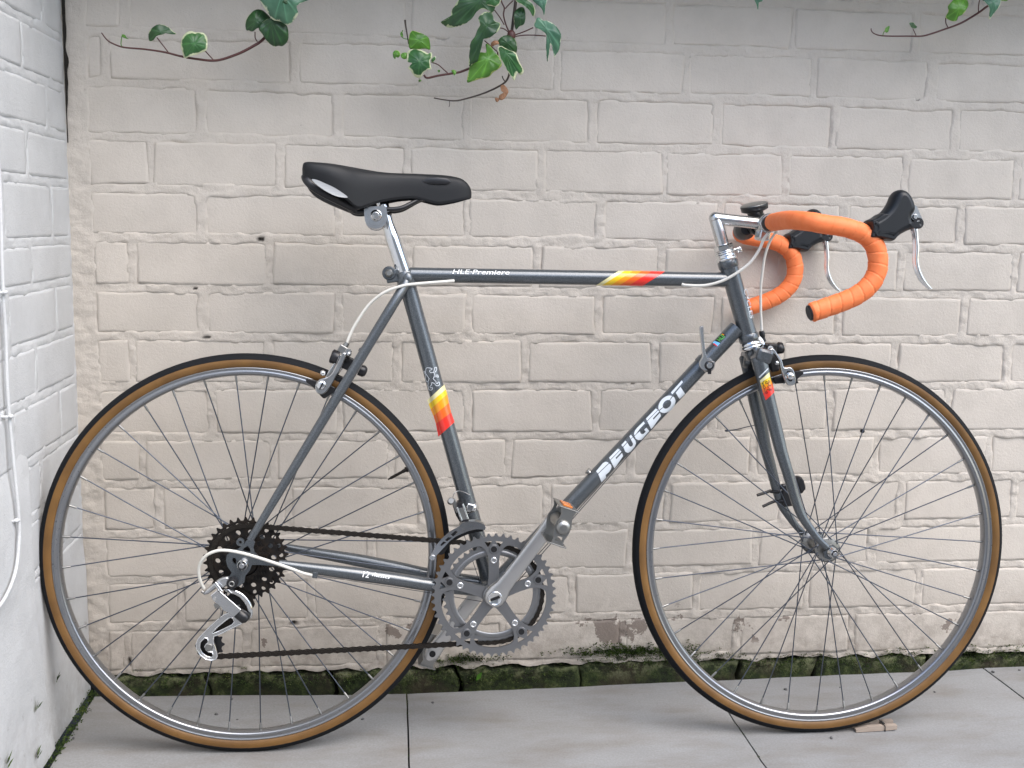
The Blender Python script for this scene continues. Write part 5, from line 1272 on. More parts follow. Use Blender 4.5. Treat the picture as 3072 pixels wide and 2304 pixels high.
b = MB(); cN = crop(1280, 1420, 4.608); b.tube(catmull(path3(cN, [(360, 350, -.03), (375, 290, -.03), (405, 255, -.028), (450, 243, -.024), (510, 258, -.018), (595, 297, -.0165)]), 5), .00075, 6); b.build('cable_end', M_WIRE, fder)

# ---- brakes
cQ = crop(900, 980, 6.914)
def plate_obj(nm, cr, pts, Y0, Y1, mat, par, Ym=None, smooth=3, pil=None):
    o_ = xz(cr, pts, (Y0+Y1)/2 if Ym is None else Ym)
    if smooth: o_ = [(v.x, v.y) for v in catmull_closed([Vector((*p, 0)) for p in o_], smooth)]
    b = MB()
    if pil: b.pillow(o_, (Y0+Y1)/2, abs(Y1-Y0)/2, inset=pil, levels=3)
    else: b.plate([o_], Y0, Y1)
    return b.build(nm, mat, par)
rb = plate_obj('rear_brake', cQ, [(870, 540), (960, 570), (900, 760), (830, 920), (760, 1020), (700, 1150), (600, 1300), (520, 1380), (440, 1410), (350, 1370), (310, 1260), (340, 1150), (420, 1080), (560, 1040), (660, 960), (760, 780)], -.030, -.021, M_ALLOY, bike, pil=.002)
plate_obj('caliper_arm', cQ, [(800, 590), (860, 600), (760, 800), (680, 960), (560, 1060), (520, 1040), (600, 900), (700, 740)], -.020, -.012, M_CHROME, rb, pil=.002)
plate_obj('caliper_arm', cQ, [(930, 620), (1000, 700), (900, 860), (800, 990), (720, 1120), (680, 1100), (780, 900)], .010, .018, M_CHROME, rb, pil=.002)
plate_obj('caliper_arm', cQ, [(520, 1180), (640, 1120), (690, 1180), (600, 1330), (500, 1390), (420, 1370)], .018, .026, M_ALLOY, rb, pil=.002)
b = MB(); b.tube(path3(cQ, [(985, 330, -.012), (940, 400, -.012), (900, 470, -.012)]), [.0042, .0050, .0056], 14); b.box(B(*cQ(900, 480), -.014), ((.85, 0, -.5), (0, 1, 0), (.5, 0, .85)), (.0085, .005, .0065), bev=.0015); b.build('barrel_adjuster', M_STEEL, rb)
b = MB(); b.cyl(B(*cQ(1005, 520), -.026), B(*cQ(1005, 520), -.004), .0055, 14, bev=.0012); b.build('caliper_bolt', M_CHROME, rb); b = MB(); b.sphere(B(*cQ(1010, 560), -.022), .005, 12); b.build('caliper_bolt', M_CHROME, rb)
b = MB(); b.sphere(B(*cQ(470, 960), -.026), .0048, 12); b.build('caliper_bolt', M_CHROME, rb)
b = MB(); p0, p1 = B(*cQ(640, 600), -.014), B(*cQ(790, 655), -.014); b.tube([p0, p0.lerp(p1, .15), p1], [.0095, .0122, .0112], 12); b.build('knob', M_PLAST, rb); b = MB(); p0, p1 = B(*cQ(1225, 890), 0), B(*cQ(1385, 950), 0); b.tube([p0, p0.lerp(p1, .6), p0.lerp(p1, .9), p1], [.0098, .0100, .0075, .003], 18)
b.build('knob', M_PLAST, rb)
b = MB(); b.tube([B(*cQ(900, 760), 0), B(*cQ(1060, 820), 0), B(*cQ(1240, 885), 0)], [.0055, .0055, .0048], 14); b.box(B(*cQ(995, 760), -.004), ((.9, 0, -.4), (0, 1, 0), (.4, 0, .9)), (.009, .008, .011), bev=.002); b.tube([B(*cQ(960, 640), -.012), B(*cQ(985, 720), -.010)], .006, 12); b.build('centre_bolt', M_DARKM, rb)
b = MB(); b.lathe([(-.0345, .0), (-.0345, .0060), (-.0330, .0078), (-.030, .0080)], Vector((B(*cQ(440, 1215), -.032).x, 0, B(*cQ(440, 1215), -.032).z)), (0, 1, 0), 22); b.build('pad_bolt', M_CHROME, rb)
b = MB(); q = Vector((B(*cQ(445, 1225), -.0352).x, -.0346, B(*cQ(445, 1225), -.0352).z)); b.box(q, ((.45, 0, .9), (0, 1, 0), (-.9, 0, .45)), (.0072, .0004, .0012)); b.build('bolt_slot', M_DARKM, rb)
pad_r = [(130, 1080), (250, 1090), (400, 1130), (650, 1215), (760, 1290), (750, 1370), (640, 1400), (520, 1490), (440, 1450), (330, 1320), (230, 1220), (140, 1160)]
plate_obj('brake_pad', cQ, pad_r, -.0205, -.0135, M_PLAST, rb, smooth=2, pil=.0015)
plate_obj('brake_pad', cQ, pad_r, .0135, .0205, M_PLAST, rb, smooth=2, pil=.0015)
plate_obj('pad_stub', cQ, [(760, 1010), (890, 1040), (880, 1100), (760, 1080)], -.012, .012, M_PLAST, rb, smooth=0)
# front brake, in front of the crown
fb2 = plate_obj('front_brake', cF, [(1400, 400), (1470, 390), (1530, 470), (1590, 560), (1620, 650), (1700, 645), (1750, 690), (1775, 780), (1780, 860), (1740, 905), (1680, 905), (1640, 860), (1600, 780), (1570, 690), (1540, 560), (1480, 470), (1420, 440)], -.038, -.030, M_ALLOY, bike, pil=.002)
plate_obj('pad_socket', cF, [(1675, 700), (1720, 715), (1740, 780), (1735, 840), (1700, 850), (1665, 800), (1660, 740)], -.0387, -.0382, M_DARKM, fb2, smooth=2)
plate_obj('caliper_arm', cF, [(1420, 430), (1450, 440), (1520, 560), (1545, 650), (1520, 640), (1470, 560)], -.012, -.006, M_CHROME, fb2, pil=.0015)
plate_obj('caliper_arm', cF, [(1400, 420), (1470, 430), (1540, 540), (1600, 700), (1640, 860), (1600, 880), (1540, 740), (1470, 560)], .030, .038, M_ALLOY, fb2, pil=.002)
b = MB(); P_ = B(*cF(1703, 772), -.042); b.lathe([(-.006, 0), (-.006, .0050), (-.0045, .0062), (0, .0064)], P_, (0, 1, 0), 20); b.build('pad_bolt', M_CHROME, fb2); b = MB(); b.cyl(B(*cF(1435, 395), -.020), B(*cF(1470, 395), -.006), .005, 14); b.build('caliper_bolt', M_CHROME, fb2); b = MB(); b.sphere(B(*cF(1520, 595), -.014), .0048, 12); b.build('caliper_bolt', M_CHROME, fb2)
b = MB(); b.tube([B(*cF(1500, 370), 0), B(*cF(1530, 390), 0), B(*cF(1600, 385), 0), B(*cF(1612, 380), 0)], [.0075, .0112, .0098, .006], 12); b.build('knob', M_PLAST, fb2)
b = MB(); b.tube([B(*cF(1350, 420), 0), B(*cF(1420, 400), 0), B(*cF(1530, 380), 0)], .0052, 14); b.box(B(*cF(1420, 400), 0), ((1, 0, 0), (0, 1, 0), (0, 0, 1)), (.009, .018, .010), bev=.003); b.box(B(*cF(1450, 590), 0), ((1, 0, .2), (0, 1, 0), (-.2, 0, 1)), (.008, .016, .015), bev=.003); b.build('centre_bolt', M_DARKM, fb2)
pad_f = [(1470, 800), (1560, 780), (1640, 750), (1790, 700), (1870, 705), (1885, 745), (1830, 790), (1800, 830), (1822, 870), (1770, 880), (1640, 870), (1500, 885), (1480, 850)]
plate_obj('brake_pad', cF, pad_f, -.0215, -.0135, M_PLAST, fb2, smooth=2, pil=.0015); plate_obj('brake_pad', cF, pad_f, .0135, .0215, M_PLAST, fb2, smooth=2, pil=.0015)
b = MB(); b.tube(path3(cF, [(1310, 150, 0), (1318, 190, 0), (1330, 240, 0)]), [.0042, .0054, .0042], 12); b.tube(path3(cF, [(1330, 240, 0), (1350, 300, 0)]), .0038, 12); b.build('barrel_adjuster', M_PLAST, fb2)
b = MB(); b.tube(path3(cF, [(1275, 240, -.004), (1300, 300, -.006), (1340, 380, -.006)]), [.0038, .0062, .0045], 12, ell=(.5, 1)); b.build('cable_arm', M_CHROME, fb2)
b = MB(); b.tube(path3(cF, [(1320, 240, -.002), (1345, 300, -.004), (1370, 400, -.006), (1450, 520, -.01)]), .0007, 6); b.build('bare_cable', M_WIRE, fb2)
b = MB(); p = B(*cF(1050, 545), .030); b.tube([p+Vector((.010, 0, -.002)), p+Vector((.003, 0, 0)), p], [.0155, .0135, .0100], 20); b.build('crown_lug', M_PAINT, fork)
b = MB(); b.cyl(p+Vector((.002, -.012, .002)), p+Vector((.002, -.0165, .002)), .0042, 12, bev=.001); b.build('crown_screw', M_STEEL, fork)

# ---- gear lever pair on the down tube
for s in (-1, 1):
    ctr = B(2123.7, 1095.6, -.020); P_ = Vector((ctr.x, s*.020, ctr.z))
    b = MB(); b.tube([P_+Vector((0, -s*.008, 0)), P_, P_+Vector((0, s*.0025, 0))], [.0125, .0125, .0108], 26)
    if s < 0:
        lv_ = [(480, 85), (505, 95), (515, 250), (540, 470), (600, 560), (655, 570), (660, 620), (620, 670), (560, 700), (490, 690), (450, 640), (455, 570), (490, 500), (478, 380), (455, 200), (448, 100)]
        o_ = xz(cF, lv_, -.024)
    else:
        o_ = [(P_.x+.010*cos(a), P_.z+.010*sin(a)) for a in [2*pi*k_/14 for k_ in range(14)]]
    b.pillow([(v.x, v.y) for v in catmull_closed([Vector((*p, 0)) for p in o_], 3)], s*.0245, .0032, inset=.0012, levels=3)
    gl = b.build('gear_lever', M_ALLOY, bike)
    c_ = MB(); c_.tube([P_+Vector((0, s*.006, 0)), P_+Vector((0, s*.0095, 0)), P_+Vector((0, s*.0105, 0))], [.0085, .0080, .0060], 14); c_.box(P_+Vector((.001, s*.0075, -.009)), ((1, 0, 0), (0, 1, 0), (0, 0, 1)), (.003, .0014, .006), bev=.0006); c_.build('wing_screw', M_PLAST, gl)
    c_ = MB(); c_.cyl(P_+Vector((0, s*.010, 0)), P_+Vector((0, s*.0125, 0)), .0055, 16, bev=.001); c_.build('screw_cap', M_ALLOY, gl)
b = MB(); pcc = BB+dd*((ctr-BB).length-.0); b.tube([pcc-dd*.006, pcc-dd*.005, pcc+dd*.005, pcc+dd*.006], [rD+.0006, rD+.0016, rD+.0016, rD+.0006], 26); b.build('band_clamp', M_PAINT, gl)

# ---- cables
def cable(nm, cr, pts, r, mat):
    b = MB(); b.tube(catmull(path3(cr, pts), 8), r, 10); return b.build(nm, mat, bike)
c1 = crop(0, 0, 1)
cable('brake_cable', c1, [(1362, 842.5, -.0105), (1330, 845, -.0165), (1255.5, 851, -.0215), (1209, 857, -.0245), (1153.6, 877, -.022), (1107, 914, -.016), (1070, 967, -.013), (1052, 1000, -.012), (1040, 1030, -.012)], .0026, M_CABLE)
cable('brake_cable', c1, [(2046, 853, -.0105), (2062, 856, -.0150), (2117, 856, -.0215), (2168, 842, -.0270), (2210, 819, -.030), (2247, 791, -.030), (2268, 765, -.030), (2282, 740, -.032), (2292, 716, -.036), (2305, 700, -.040)], .0026, M_CABLE)
cable('brake_cable', c1, [(2332, 692, -.042), (2324, 702, -.030), (2309, 726, -.018), (2295, 768, -.010), (2287, 820, -.006), (2282.5, 865, -.003), (2282.5, 930, 0), (2286, 1000, 0)], .0022, M_CABLE)
cable('gear_cable', cA, [(240, 1130, -.066), (205, 1060, -.070), (178, 980, -.074), (168, 870, -.078), (190, 780, -.082), (240, 705, -.086), (320, 645, -.088), (450, 605, -.088), (600, 610, -.086), (800, 650, -.082), (1000, 708, -.078), (1250, 790, -.072), (1450, 860, -.067), (1620, 920, -.063), (1760, 950, -.061)], .0026, M_CABLE)
b = MB()
b.tube([B(952, 1727, -.060), B(1180, 1761, -.050), B(1300, 1780, -.035), BB+Vector((-.01, -.012, -.022))], .0006, 6)
b.build('bare_cable', M_WIRED, bike)
for yy, off in ((-.010, .0205), (.010, .0200)): b = MB(); b.tube([BB+Vector((.006, yy, 0))-nn*off, B(2110, 1110, yy)], .00075, 6); b.build('bare_cable', M_WIRED, bike)
b = MB(); b.tube([B(*cN(430, 560), -.012), B(*cN(480, 740), -.010), BB+Vector((-.01, -.006, -.02))], .0006, 6)
b.build('bare_cable', M_WIRED, bike)

# ================================================================== CLOTHES PEG under the front wheel
pg = empty('clothes_peg', (1.112, -.003, 0), label='weathered wooden clothes peg lying on the paving beside the front tyre', cat='clothes peg')
PI = Matrix.Translation((-1.112, .003, 0))
def peg_half(y, dz, tlt):
    b = MB(); x0, x1 = 1.072, 1.150; out = [(x0, .0008), (1.123, .0006), (1.126, .002), (1.129, .0006), (x1, .0015), (x1, .0090), (x1-.012, .0098), (1.131, .0100), (1.128, .0085), (1.124, .0085), (1.121, .0100), (1.095, .0098), (x0+.004, .0062), (x0, .0058)]
    out = [(x, z+dz+(x-x0)*tlt) for x, z in out]; b.plate([out], y-.0045, y+.0045)
    b.v = [(v[0], v[1]+(v[0]-1.11)*.04, v[2]) for v in b.v]; o = b.build('jaw', M_WOOD, pg); o.matrix_parent_inverse = PI
peg_half(-.0075, .0006, .012); peg_half(.0085, .0010, .03)
b = MB(); b.tube([(1.1265, -.0130, .0010), (1.1265, -.0128, .0102), (1.1265, -.004, .0112), (1.1265, .003, .0112), (1.1265, .0142, .0112), (1.1265, .0144, .002)], .0008, 8); b.tube([(1.1265+.0042*cos(t), -.002+.0006*t, .0092+.0032*sin(t)) for t in [k_*.5 for k_ in range(36)]], .0007, 6); o = b.build('spring', M_DARKM, pg); o.matrix_parent_inverse = PI

# ================================================================== IVY
def leaf(parent, cr, out, depth, mat, mid=None, dome=.010, seed=0, tilt=(0, 0), rings=7, name='leaf', label=None, base=None, tip=None):
    """leaf blade: outline traced at the given distance from the wall, domed and rippled, two-sided thickness"""
    P = [wallpt(*cr(*p), depth) for p in out]; P = [Vector((p.x, p.z, 0)) for p in P]; P = catmull_closed(P, 4); m = len(P)
    cx = sum(p.x for p in P)/m; cz = sum(p.y for p in P)/m
    if mid: q = wallpt(*cr(*mid), depth); cx, cz = q.x, q.z
    C_ = Vector((cx, cz, 0)); size = max((p-C_).length for p in P); vs = [(cx, depth-dome, cz)]; rim = [0.]; vein = [1.]
    tips = sorted(range(m), key=lambda i: -(P[i]-C_).length); vt = []
    for i in tips:
        if all(min(abs(i-j), m-abs(i-j)) > m/9 for j in vt): vt.append(i)
        if len(vt) >= 5: break
    for r in range(1, rings+1):
        f = r/rings
        for i in range(m):
            p = C_.lerp(P[i], f); d = (p-C_).length/size
            near = min(min(abs(i-j), m-abs(i-j)) for j in vt)/m
            v = max(0, 1-near*m/1.1)*(1 if f < .97 else 0)
            y = depth-dome*(1-d*d*1.3)+.0035*fbm(Vector((p.x*45, p.y*45, seed)), 2)*(.4+f)+tilt[0]*(p.x-cx)+tilt[1]*(p.y-cz)-.0006*v+.0005*sin(i*.9)*f
            vs.append((p.x, y, p.y)); rim.append(f); vein.append(v)
    fs = [(0, 1+(i+1) % m, 1+i) for i in range(m)]
    for r in range(rings-1):
        for i in range(m): a = 1+r*m; fs.append((a+i, a+(i+1) % m, a+m+(i+1) % m, a+m+i))
    me = bpy.data.meshes.new('leaf'); n0 = len(vs); vs2 = vs+[(v[0], v[1]+.0007, v[2]) for v in vs]
    fs2 = fs+[tuple(reversed([n0+k_ for k_ in f])) for f in fs]; e0 = 1+(rings-1)*m
    fs2 += [(e0+i, e0+(i+1) % m, n0+e0+(i+1) % m, n0+e0+i) for i in range(m)]
    me.from_pydata(vs2, [], fs2); me.materials.append(mat)
    for nm, dat in (('rim', rim+rim), ('vein', vein+vein)):
        at = me.attributes.new(nm, 'FLOAT', 'POINT'); at.data.foreach_set('value', dat)
    for p in me.polygons: p.use_smooth = True
    bm = bmesh.new(); bm.from_mesh(me); bmesh.ops.recalc_face_normals(bm, faces=bm.faces); bm.to_mesh(me); bm.free()
    o = link(name, me, parent); 
    o.matrix_parent_inverse = parent.matrix_basis.inverted(); return o
def stemc(parent, cr, pts, r, mat, name='stem'):
    b = MB(); P = [wallpt(*cr(x, y), Y) for x, y, Y in pts]; C_ = catmull(P, 6)
    rr = [r[0]+(r[1]-r[0])*i/(len(C_)-1) for i in range(len(C_))] if isinstance(r, tuple) else r
    b.tube(C_, rr, 8); o = b.build(name, mat, parent); o.matrix_parent_inverse = parent.matrix_basis.inverted(); return o
# left sprig
i1 = crop(280, 0, 3.253)
sA = empty('ivy_sprig', tuple(wallpt(820, 60, .20)), label='ivy sprig with a bare curved stem hanging at the upper left, tip pointing left', cat='ivy', group='ivy hanging over the wall')
stemc(sA, i1, [(2150, -260, .215), (2000, -60, .20), (1850, 150, .19), (1668, 372, .185), (1560, 450, .18), (1400, 530, .18), (1200, 590, .18), (1000, 575, .18), (850, 548, .18), (700, 510, .18), (500, 480, .18), (300, 462, .18), (190, 425, .18), (130, 385, .18), (80, 320, .18)], (.0030, .0010), M_STEM)
stemc(sA, i1, [(1175, 590, .18), (1140, 550, .178), (1090, 495, .172)], .0010, M_STEM, 'petiole')
stemc(sA, i1, [(730, 508, .18), (670, 430, .178), (620, 365, .174)], .0010, M_STEM, 'petiole')
stemc(sA, i1, [(300, 470, .18), (272, 440, .18), (272, 400, .178), (280, 350, .178)], .0008, M_LEAFY, 'petiole')
stemc(sA, i1, [(1600, 405, .182), (1580, 370, .178), (1578, 312, .172)], .0010, M_STEM, 'petiole')
leaf(sA, i1, [(540, 395), (536, 330), (570, 280), (620, 248), (680, 243), (740, 270), (770, 300), (808, 330), (760, 335), (720, 320), (690, 340), (640, 350), (600, 375), (575, 398)], .172, M_LEAF, dome=.006, seed=1)
leaf(sA, i1, [(885, 568), (870, 510), (852, 440), (870, 370), (905, 325), (955, 305), (998, 318), (1030, 318), (1080, 325), (1110, 365), (1118, 420), (1118, 470), (1100, 500), (1065, 515), (1030, 530), (985, 545), (930, 560)], .168, M_LEAFV, dome=.010, seed=2)
leaf(sA, i1, [(1490, 290), (1485, 220), (1520, 150), (1580, 100), (1640, 95), (1690, 130), (1730, 180), (1720, 260), (1660, 290), (1610, 280), (1560, 310), (1520, 300)], .170, M_LEAF, dome=.010, seed=3)
leaf(sA, i1, [(1660, 350), (1620, 290), (1650, 230), (1720, 190), (1810, 195), (1880, 240), (1905, 310), (1900, 390), (1850, 445), (1800, 445), (1760, 450), (1700, 410)], .165, M_LEAF, dome=.010, seed=4, mid=(1740, 215))
leaf(sA, i1, [(1590, -60), (1640, 30), (1690, 110), (1750, 190), (1820, 205), (1895, 240), (1960, 190), (2000, 130), (1990, 70), (2060, 20), (2120, -30), (2060, -150), (1900, -210), (1740, -180), (1620, -130)], .145, M_LEAFG, dome=.014, seed=5, mid=(1850, -40))
leaf(sA, i1, [(1820, 10), (1860, -20), (1900, 0), (1900, 40), (1870, 45), (1835, 40)], .132, M_LEAF, dome=.003, seed=6)
leaf(sA, i1, [(275, 335), (310, 340), (325, 365), (350, 382), (310, 375), (285, 362)], .176, M_LEAFY, dome=.001, seed=7)
# middle sprig
i2 = crop(1150, 0, 4.022)
sB = empty('ivy_sprig', tuple(wallpt(1530, 60, .19)), label='large dense ivy sprig at top centre with big drooping leaves and bare twigs', cat='ivy', group='ivy hanging over the wall')
D0 = .165
stemc(sB, i2, [(1640, -400, .20), (1610, -100, .185), (1590, 80, .17), (1565, 260, .165), (1550, 380, .16), (1545, 420, .16)], (.0030, .0024), M_STEMG)
stemc(sB, i2, [(1545, 420, .16), (1510, 560, .165), (1530, 760, .17), (1520, 890, .175), (1480, 980, .178), (1380, 1050, .18), (1200, 1130, .18), (1000, 1190, .18), (870, 1215, .18), (740, 1205, .18), (610, 1182, .18)], (.0022, .0011), M_STEMG)
stemc(sB, i2, [(1540, 430, .16), (1440, 560, .16), (1380, 640, .165), (1400, 740, .17)], .0014, M_STEM)
stemc(sB, i2, [(1420, 745, .17), (1280, 735, .17), (1180, 755, .17), (1050, 820, .17), (920, 870, .17), (800, 890, .17), (650, 915, .17), (530, 940, .17), (490, 905, .17)], (.0022, .0018), M_STEM)
stemc(sB, i2, [(780, 885, .17), (730, 840, .168), (660, 780, .165), (580, 750, .162)], .0010, M_STEM, 'petiole')
stemc(sB, i2, [(1530, 410, .16), (1480, 300, .16), (1450, 180, .16), (1460, 100, .16), (1430, 30, .16), (1400, -60, .16)], .0013, M_STEM, 'petiole')
stemc(sB, i2, [(1460, 300, .16), (1400, 200, .16), (1340, 120, .16)], .0010, M_STEM, 'petiole')
stemc(sB, i2, [(1470, 105, .16), (1520, 50, .16), (1570, 5, .16)], .0010, M_STEM, 'petiole')
stemc(sB, i2, [(1590, 420, .16), (1690, 385, .155), (1810, 333, .15)], .0011, M_STEM, 'petiole')
stemc(sB, i2, [(1590, 440, .16), (1700, 425, .155), (1830, 425, .15), (1960, 435, .15)], .0010, M_STEM, 'petiole')
stemc(sB, i2, [(1520, 400, .16), (1460, 350, .16), (1400, 335, .155)], .0010, M_STEM, 'petiole')
stemc(sB, i2, [(1370, 620, .165), (1290, 550, .16), (1220, 490, .155)], .0010, M_STEM, 'petiole')
stemc(sB, i2, [(305, 530, .17), (285, 400, .17), (268, 300, .17), (262, 240, .17)], (.0010, .0018), M_STEMG, 'twig')
stemc(sB, i2, [(300, 475, .17), (240, 460, .17), (215, 420, .17), (235, 365, .17)], .0008, M_LEAFY, 'twig')
stemc(sB, i2, [(1470, 985, .178), (1445, 950, .176), (1435, 915, .175)], .0010, M_STEMG, 'twig')
stemc(sB, i2, [(800, 1212, .18), (800, 1260, .18), (792, 1290, .18)], .0006, M_STEMG, 'twig')
b = MB(); b.sphere(wallpt(*i2(1545, 430), .158), .0085, 12, (.9, .8, 1.2)); o = b.build('knot', M_STEM, sB); o.matrix_parent_inverse = sB.matrix_basis.inverted()
leaf(sB, i2, [(695, 255), (760, 240), (815, 190), (820, 140), (870, 60), (920, -20), (960, -110), (1100, -160), (1250, -120), (1340, 20), (1345, 90), (1310, 170), (1260, 150), (1190, 125), (1120, 160), (1070, 230), (1000, 290), (900, 325), (800, 330), (740, 300)], .150, M_LEAF, dome=.018, seed=11, mid=(1150, 30))
leaf(sB, i2, [(1140, 240), (1170, 190), (1230, 155), (1300, 170), (1320, 220), (1340, 270), (1405, 290), (1390, 370), (1340, 420), (1270, 470), (1200, 485), (1175, 540), (1170, 600), (1140, 640), (1130, 700), (1140, 740), (1080, 770), (1040, 800), (1030, 740), (1040, 600), (1050, 520), (1100, 450), (1130, 370), (1160, 310)], .145, M_LEAF, dome=.012, seed=12, mid=(1240, 330))
leaf(sB, i2, [(1010, 985), (1030, 850), (1060, 760), (1130, 700), (1160, 640), (1235, 640), (1230, 540), (1290, 570), (1340, 640), (1390, 690), (1425, 790), (1370, 850), (1320, 880), (1270, 930), (1150, 960), (1070, 985)], .160, M_LEAFY, dome=.010, seed=13, mid=(1260, 720))
leaf(sB, i2, [(1380, 500), (1410, 460), (1470, 430), (1560, 440), (1600, 500), (1610, 630), (1540, 620), (1460, 590), (1400, 560)], .155, M_LEAF, dome=.006, seed=14)
leaf(sB, i2, [(1375, 585), (1410, 565), (1460, 590), (1520, 620), (1590, 645), (1630, 740), (1695, 855), (1655, 905), (1620, 880), (1600, 920), (1580, 970), (1530, 910), (1500, 870), (1460, 800), (1420, 740), (1390, 660)], .138, M_LEAFV, dome=.010, seed=15, mid=(1470, 650))
leaf(sB, i2, [(1810, 330), (1830, 250), (1870, 222), (1920, 262), (1960, 262), (2050, 310), (2120, 390), (2135, 470), (2120, 600), (2090, 650), (2065, 690), (2060, 620), (2010, 550), (2000, 640), (1985, 740), (1965, 660), (1955, 560), (1960, 480), (1950, 420), (1880, 370)], .140, M_LEAFG, dome=.014, seed=16, mid=(1960, 370))
leaf(sB, i2, [(1600, 355), (1575, 260), (1575, 160), (1630, 95), (1690, 85), (1710, 150), (1710, 240), (1690, 300), (1640, 320)], .150, M_LEAF, dome=.006, seed=17)
leaf(sB, i2, [(1580, -60), (1600, 20), (1660, 60), (1700, 90), (1760, 130), (1810, 200), (1835, 130), (1790, 50), (1740, 10), (1700, -40), (1640, -100)], .140, M_LEAFV, dome=.008, seed=18)
leaf(sB, i2, [(1790, -20), (1850, 60), (1910, 120), (1940, 190), (1950, 90), (1970, 20), (1960, -60), (1900, -100)], .145, M_LEAFG, dome=.006, seed=19)
leaf(sB, i2, [(1190, -20), (1230, 50), (1300, 75), (1360, 80), (1410, 30), (1415, -40), (1330, -90), (1240, -80)], .135, M_LEAFV, dome=.006, seed=20)
leaf(sB, i2, [(315, 420), (350, 370), (420, 390), (500, 430), (550, 470), (568, 590), (500, 590), (400, 600), (320, 590), (305, 520)], .165, M_LEAFY, dome=.008, seed=21)
leaf(sB, i2, [(285, 680), (290, 620), (350, 590), (430, 600), (500, 625), (545, 650), (580, 625), (590, 690), (560, 740), (580, 830), (540, 840), (480, 880), (460, 925), (420, 938), (370, 915), (330, 860), (300, 820), (340, 770), (290, 750)], .150, M_LEAFV, dome=.010, seed=22)
leaf(sB, i2, [(210, 660), (240, 635), (290, 640), (300, 690), (260, 715), (220, 700)], .155, M_LEAFY, dome=.002, seed=23)
leaf(sB, i2, [(590, 700), (625, 680), (632, 715), (600, 750), (575, 740)], .152, M_LEAFV, dome=.001, seed=24)
leaf(sB, i2, [(115, 640), (140, 608), (190, 615), (205, 660), (180, 695), (150, 690), (145, 715), (120, 690)], .160, M_LEAFY, dome=.003, seed=25)
leaf(sB, i2, [(820, 850), (850, 838), (880, 860), (875, 890), (855, 910), (840, 880)], .165, M_LEAFY, dome=.001, seed=26)
leaf(sB, i2, [(655, 850), (680, 845), (682, 870), (662, 872)], .168, M_LEAFY, dome=.0005, seed=27)
leaf(sB, i2, [(422, 970), (440, 955), (462, 965), (450, 982), (430, 985)], .168, M_LEAFY, dome=.0005, seed=28)
leaf(sB, i2, [(205, 400), (225, 385), (240, 430), (225, 450), (208, 435)], .168, M_LEAFY, dome=.001, seed=29)
leaf(sB, i2, [(1300, 520), (1330, 492), (1380, 495), (1395, 530), (1350, 545), (1310, 560)], .150, M_DEAD, dome=.003, seed=30)
leaf(sB, i2, [(1415, 1040), (1450, 1020), (1490, 1060), (1508, 1110), (1490, 1150), (1470, 1180), (1430, 1210), (1395, 1195), (1400, 1150), (1450, 1120), (1420, 1100)], .172, M_DEAD, dome=.005, seed=31)
leaf(sB, i2, [(1348, 1180), (1380, 1180), (1402, 1205), (1375, 1232), (1352, 1215)], .174, M_DEAD, dome=.002, seed=32)
# right sprig
i3 = crop(2560, 0, 4.320)
sC = empty('ivy_sprig', tuple(wallpt(2900, 50, .19)), label='thin ivy sprig at the upper right corner with two tiny buds', cat='ivy', group='ivy hanging over the wall')
stemc(sC, i3, [(2000, -120, .20), (1850, 0, .19), (1710, 100, .18), (1630, 160, .18), (1450, 270, .18), (1320, 330, .18), (1180, 380, .18), (1000, 440, .18), (880, 468, .18), (700, 468, .18), (480, 468, .18), (350, 460, .18), (270, 435, .18), (235, 400, .18), (230, 368, .18)], (.0022, .0009), M_STEM)
stemc(sC, i3, [(1225, 350, .18), (1200, 300, .176), (1198, 230, .172)], .0010, M_STEM, 'petiole')
stemc(sC, i3, [(1622, 160, .18), (1622, 80, .175), (1640, -20, .17)], .0010, M_STEM, 'petiole')
stemc(sC, i3, [(812, 458, .18), (790, 410, .178), (770, 370, .176)], .0008, M_STEM, 'petiole')
stemc(sC, i3, [(382, 458, .18), (390, 430, .18), (405, 400, .18)], .0008, M_LEAFY, 'petiole')
leaf(sC, i3, [(1200, 230), (1215, 160), (1205, 90), (1250, 30), (1310, -20), (1400, -60), (1470, -20), (1490, 70), (1440, 130), (1390, 200), (1340, 225), (1335, 270), (1270, 278)], .165, M_LEAFY, dome=.010, seed=41)
leaf(sC, i3, [(1660, -30), (1700, 50), (1745, 120), (1775, 245), (1830, 160), (1870, 90), (1890, 20), (1920, -60), (1800, -120), (1700, -90)], .150, M_LEAFG, dome=.008, seed=42)
leaf(sC, i3, [(1880, -30), (1900, 10), (1960, 18), (2000, 5), (2010, -40)], .16, M_LEAFY, dome=.002, seed=43)
leaf(sC, i3, [(720, 298), (770, 290), (805, 320), (825, 345), (815, 365), (765, 365), (735, 335)], .174, M_LEAF, dome=.001, seed=44)
leaf(sC, i3, [(405, 410), (410, 370), (440, 345), (468, 338), (462, 380), (445, 415), (425, 425)], .178, M_LEAFY, dome=.001, seed=45)
i4 = crop(2048, 0, 2.16)
sD = empty('ivy_sprig', tuple(wallpt(2270, 0, .19)), label='single ivy leaf tip just dipping in at the top edge right of centre', cat='ivy', group='ivy hanging over the wall')
leaf(sD, i4, [(440, -60), (450, -10), (470, 20), (487, 68), (492, 20), (515, 5), (520, -60)], .150, M_LEAFG, dome=.003, seed=51)
stemc(sD, i4, [(480, -60, .15), (490, -120, .17), (520, -220, .20)], .0012, M_STEM)

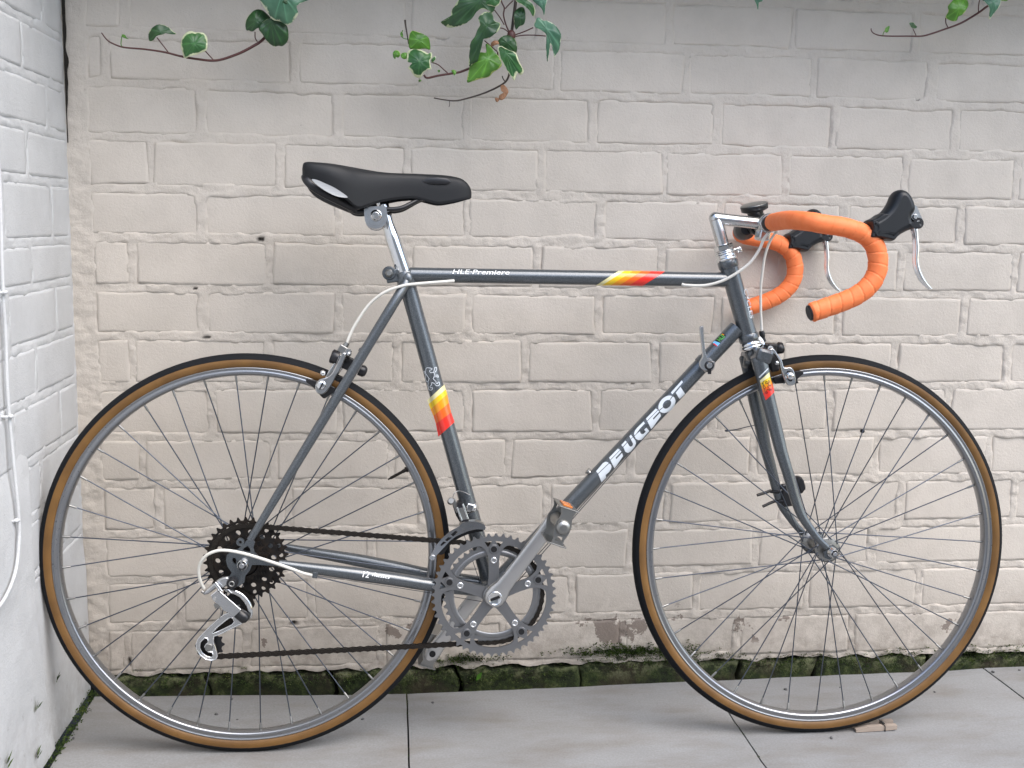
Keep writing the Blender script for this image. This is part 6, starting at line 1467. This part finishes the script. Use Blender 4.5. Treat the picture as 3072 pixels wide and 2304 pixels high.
# the ivy the sprigs hang from: a mass tumbling over the top of the wall, above the picture
iv = MB(); rn = random.Random(5)
for k_ in range(5200):
    x = rn.uniform(-.35, 2.9); a = rn.uniform(-.4, 2.2); rr = rn.uniform(.11, .31)*(1+.25*noise.noise(Vector((x*3, 1, 1))))
    c_ = Vector((x, WY-.02-rr*max(0, cos(a-1.2))*1.15, 1.60+rr*sin(a-.9)*.9)); s_ = rn.uniform(.022, .045)
    d = Vector((rn.uniform(-.6, .6), -1, rn.uniform(-.2, 1.2))).normalized(); t_ = d.orthogonal().normalized(); t_.rotate(Matrix.Rotation(rn.uniform(0, 6.3), 3, d)); q = d.cross(t_)
    if c_.z < 1.435: continue
    iv.add([c_+t_*s_, c_+q*s_*.7+t_*s_*.2, c_-q*s_*.1-t_*s_*.2+d*.004, c_-t_*s_*.5+q*s_*.6, c_-t_*s_, c_-t_*s_*.5-q*s_*.6, c_-q*s_*.7+t_*s_*.2], [(0, 1, 2), (1, 3, 2), (3, 4, 2), (4, 5, 2), (5, 6, 2), (6, 0, 2)], False)
iv.build('ivy_mass', M_LEAF, label='dense ivy tumbling over the top of the wall', cat='ivy', kind='stuff')
# weeds on the side wall and green leaf in the moss
def weed(px, py, X, s, seed, lab):
    rn = random.Random(seed); b = MB(); P = sidept(px, py, X)
    for k_ in range(9):
        a = rn.uniform(-1.1, 1.1); l = s*rn.uniform(.5, 1); d = Vector((rn.uniform(.1, .5), sin(a), cos(a))).normalized(); w_ = d.cross(Vector((1, 0, 0))).normalized()*s*.14
        q = P+Vector((0, rn.uniform(-.3, .3)*s, rn.uniform(-.3, .3)*s)); b.add([q, q+d*l*.5+w_, q+d*l, q+d*l*.5-w_], [(0, 1, 2, 3)], False)
    b.build('weed', M_MOSS, label=lab, cat='weed', group='small weeds on the white wall')
weed(112, 2265, SX+.010, .020, 1, 'small grey-green weed low on the white wall at bottom left')
weed(22, 2296, SX+.012, .018, 2, 'small weed on the white wall in the bottom left corner of the picture')
weed(170, 2040, SX+.008, .016, 3, 'thin green smear of moss on the white wall beside the rear tyre')
weed(108, 2125, SX+.010, .018, 4, 'dark narrow tuft on the ridge of the white wall, left of the rear wheel')
P = wallpt(1437, 2028, WY-.006); o = MB(); o.add([P+Vector((-.006, 0, -.010)), P+Vector((.003, -.002, -.004)), P+Vector((.006, -.003, .010)), P+Vector((-.004, -.001, .002))], [(0, 1, 2, 3)], False)
o.build('leaf', M_LEAFY, label='single bright green leaf stuck to the mossy brick below the chainring', cat='leaf')

bpy.context.view_layer.update()
print('objects', len(bpy.data.objects), 'tris', sum(len(m.polygons) for m in bpy.data.meshes))
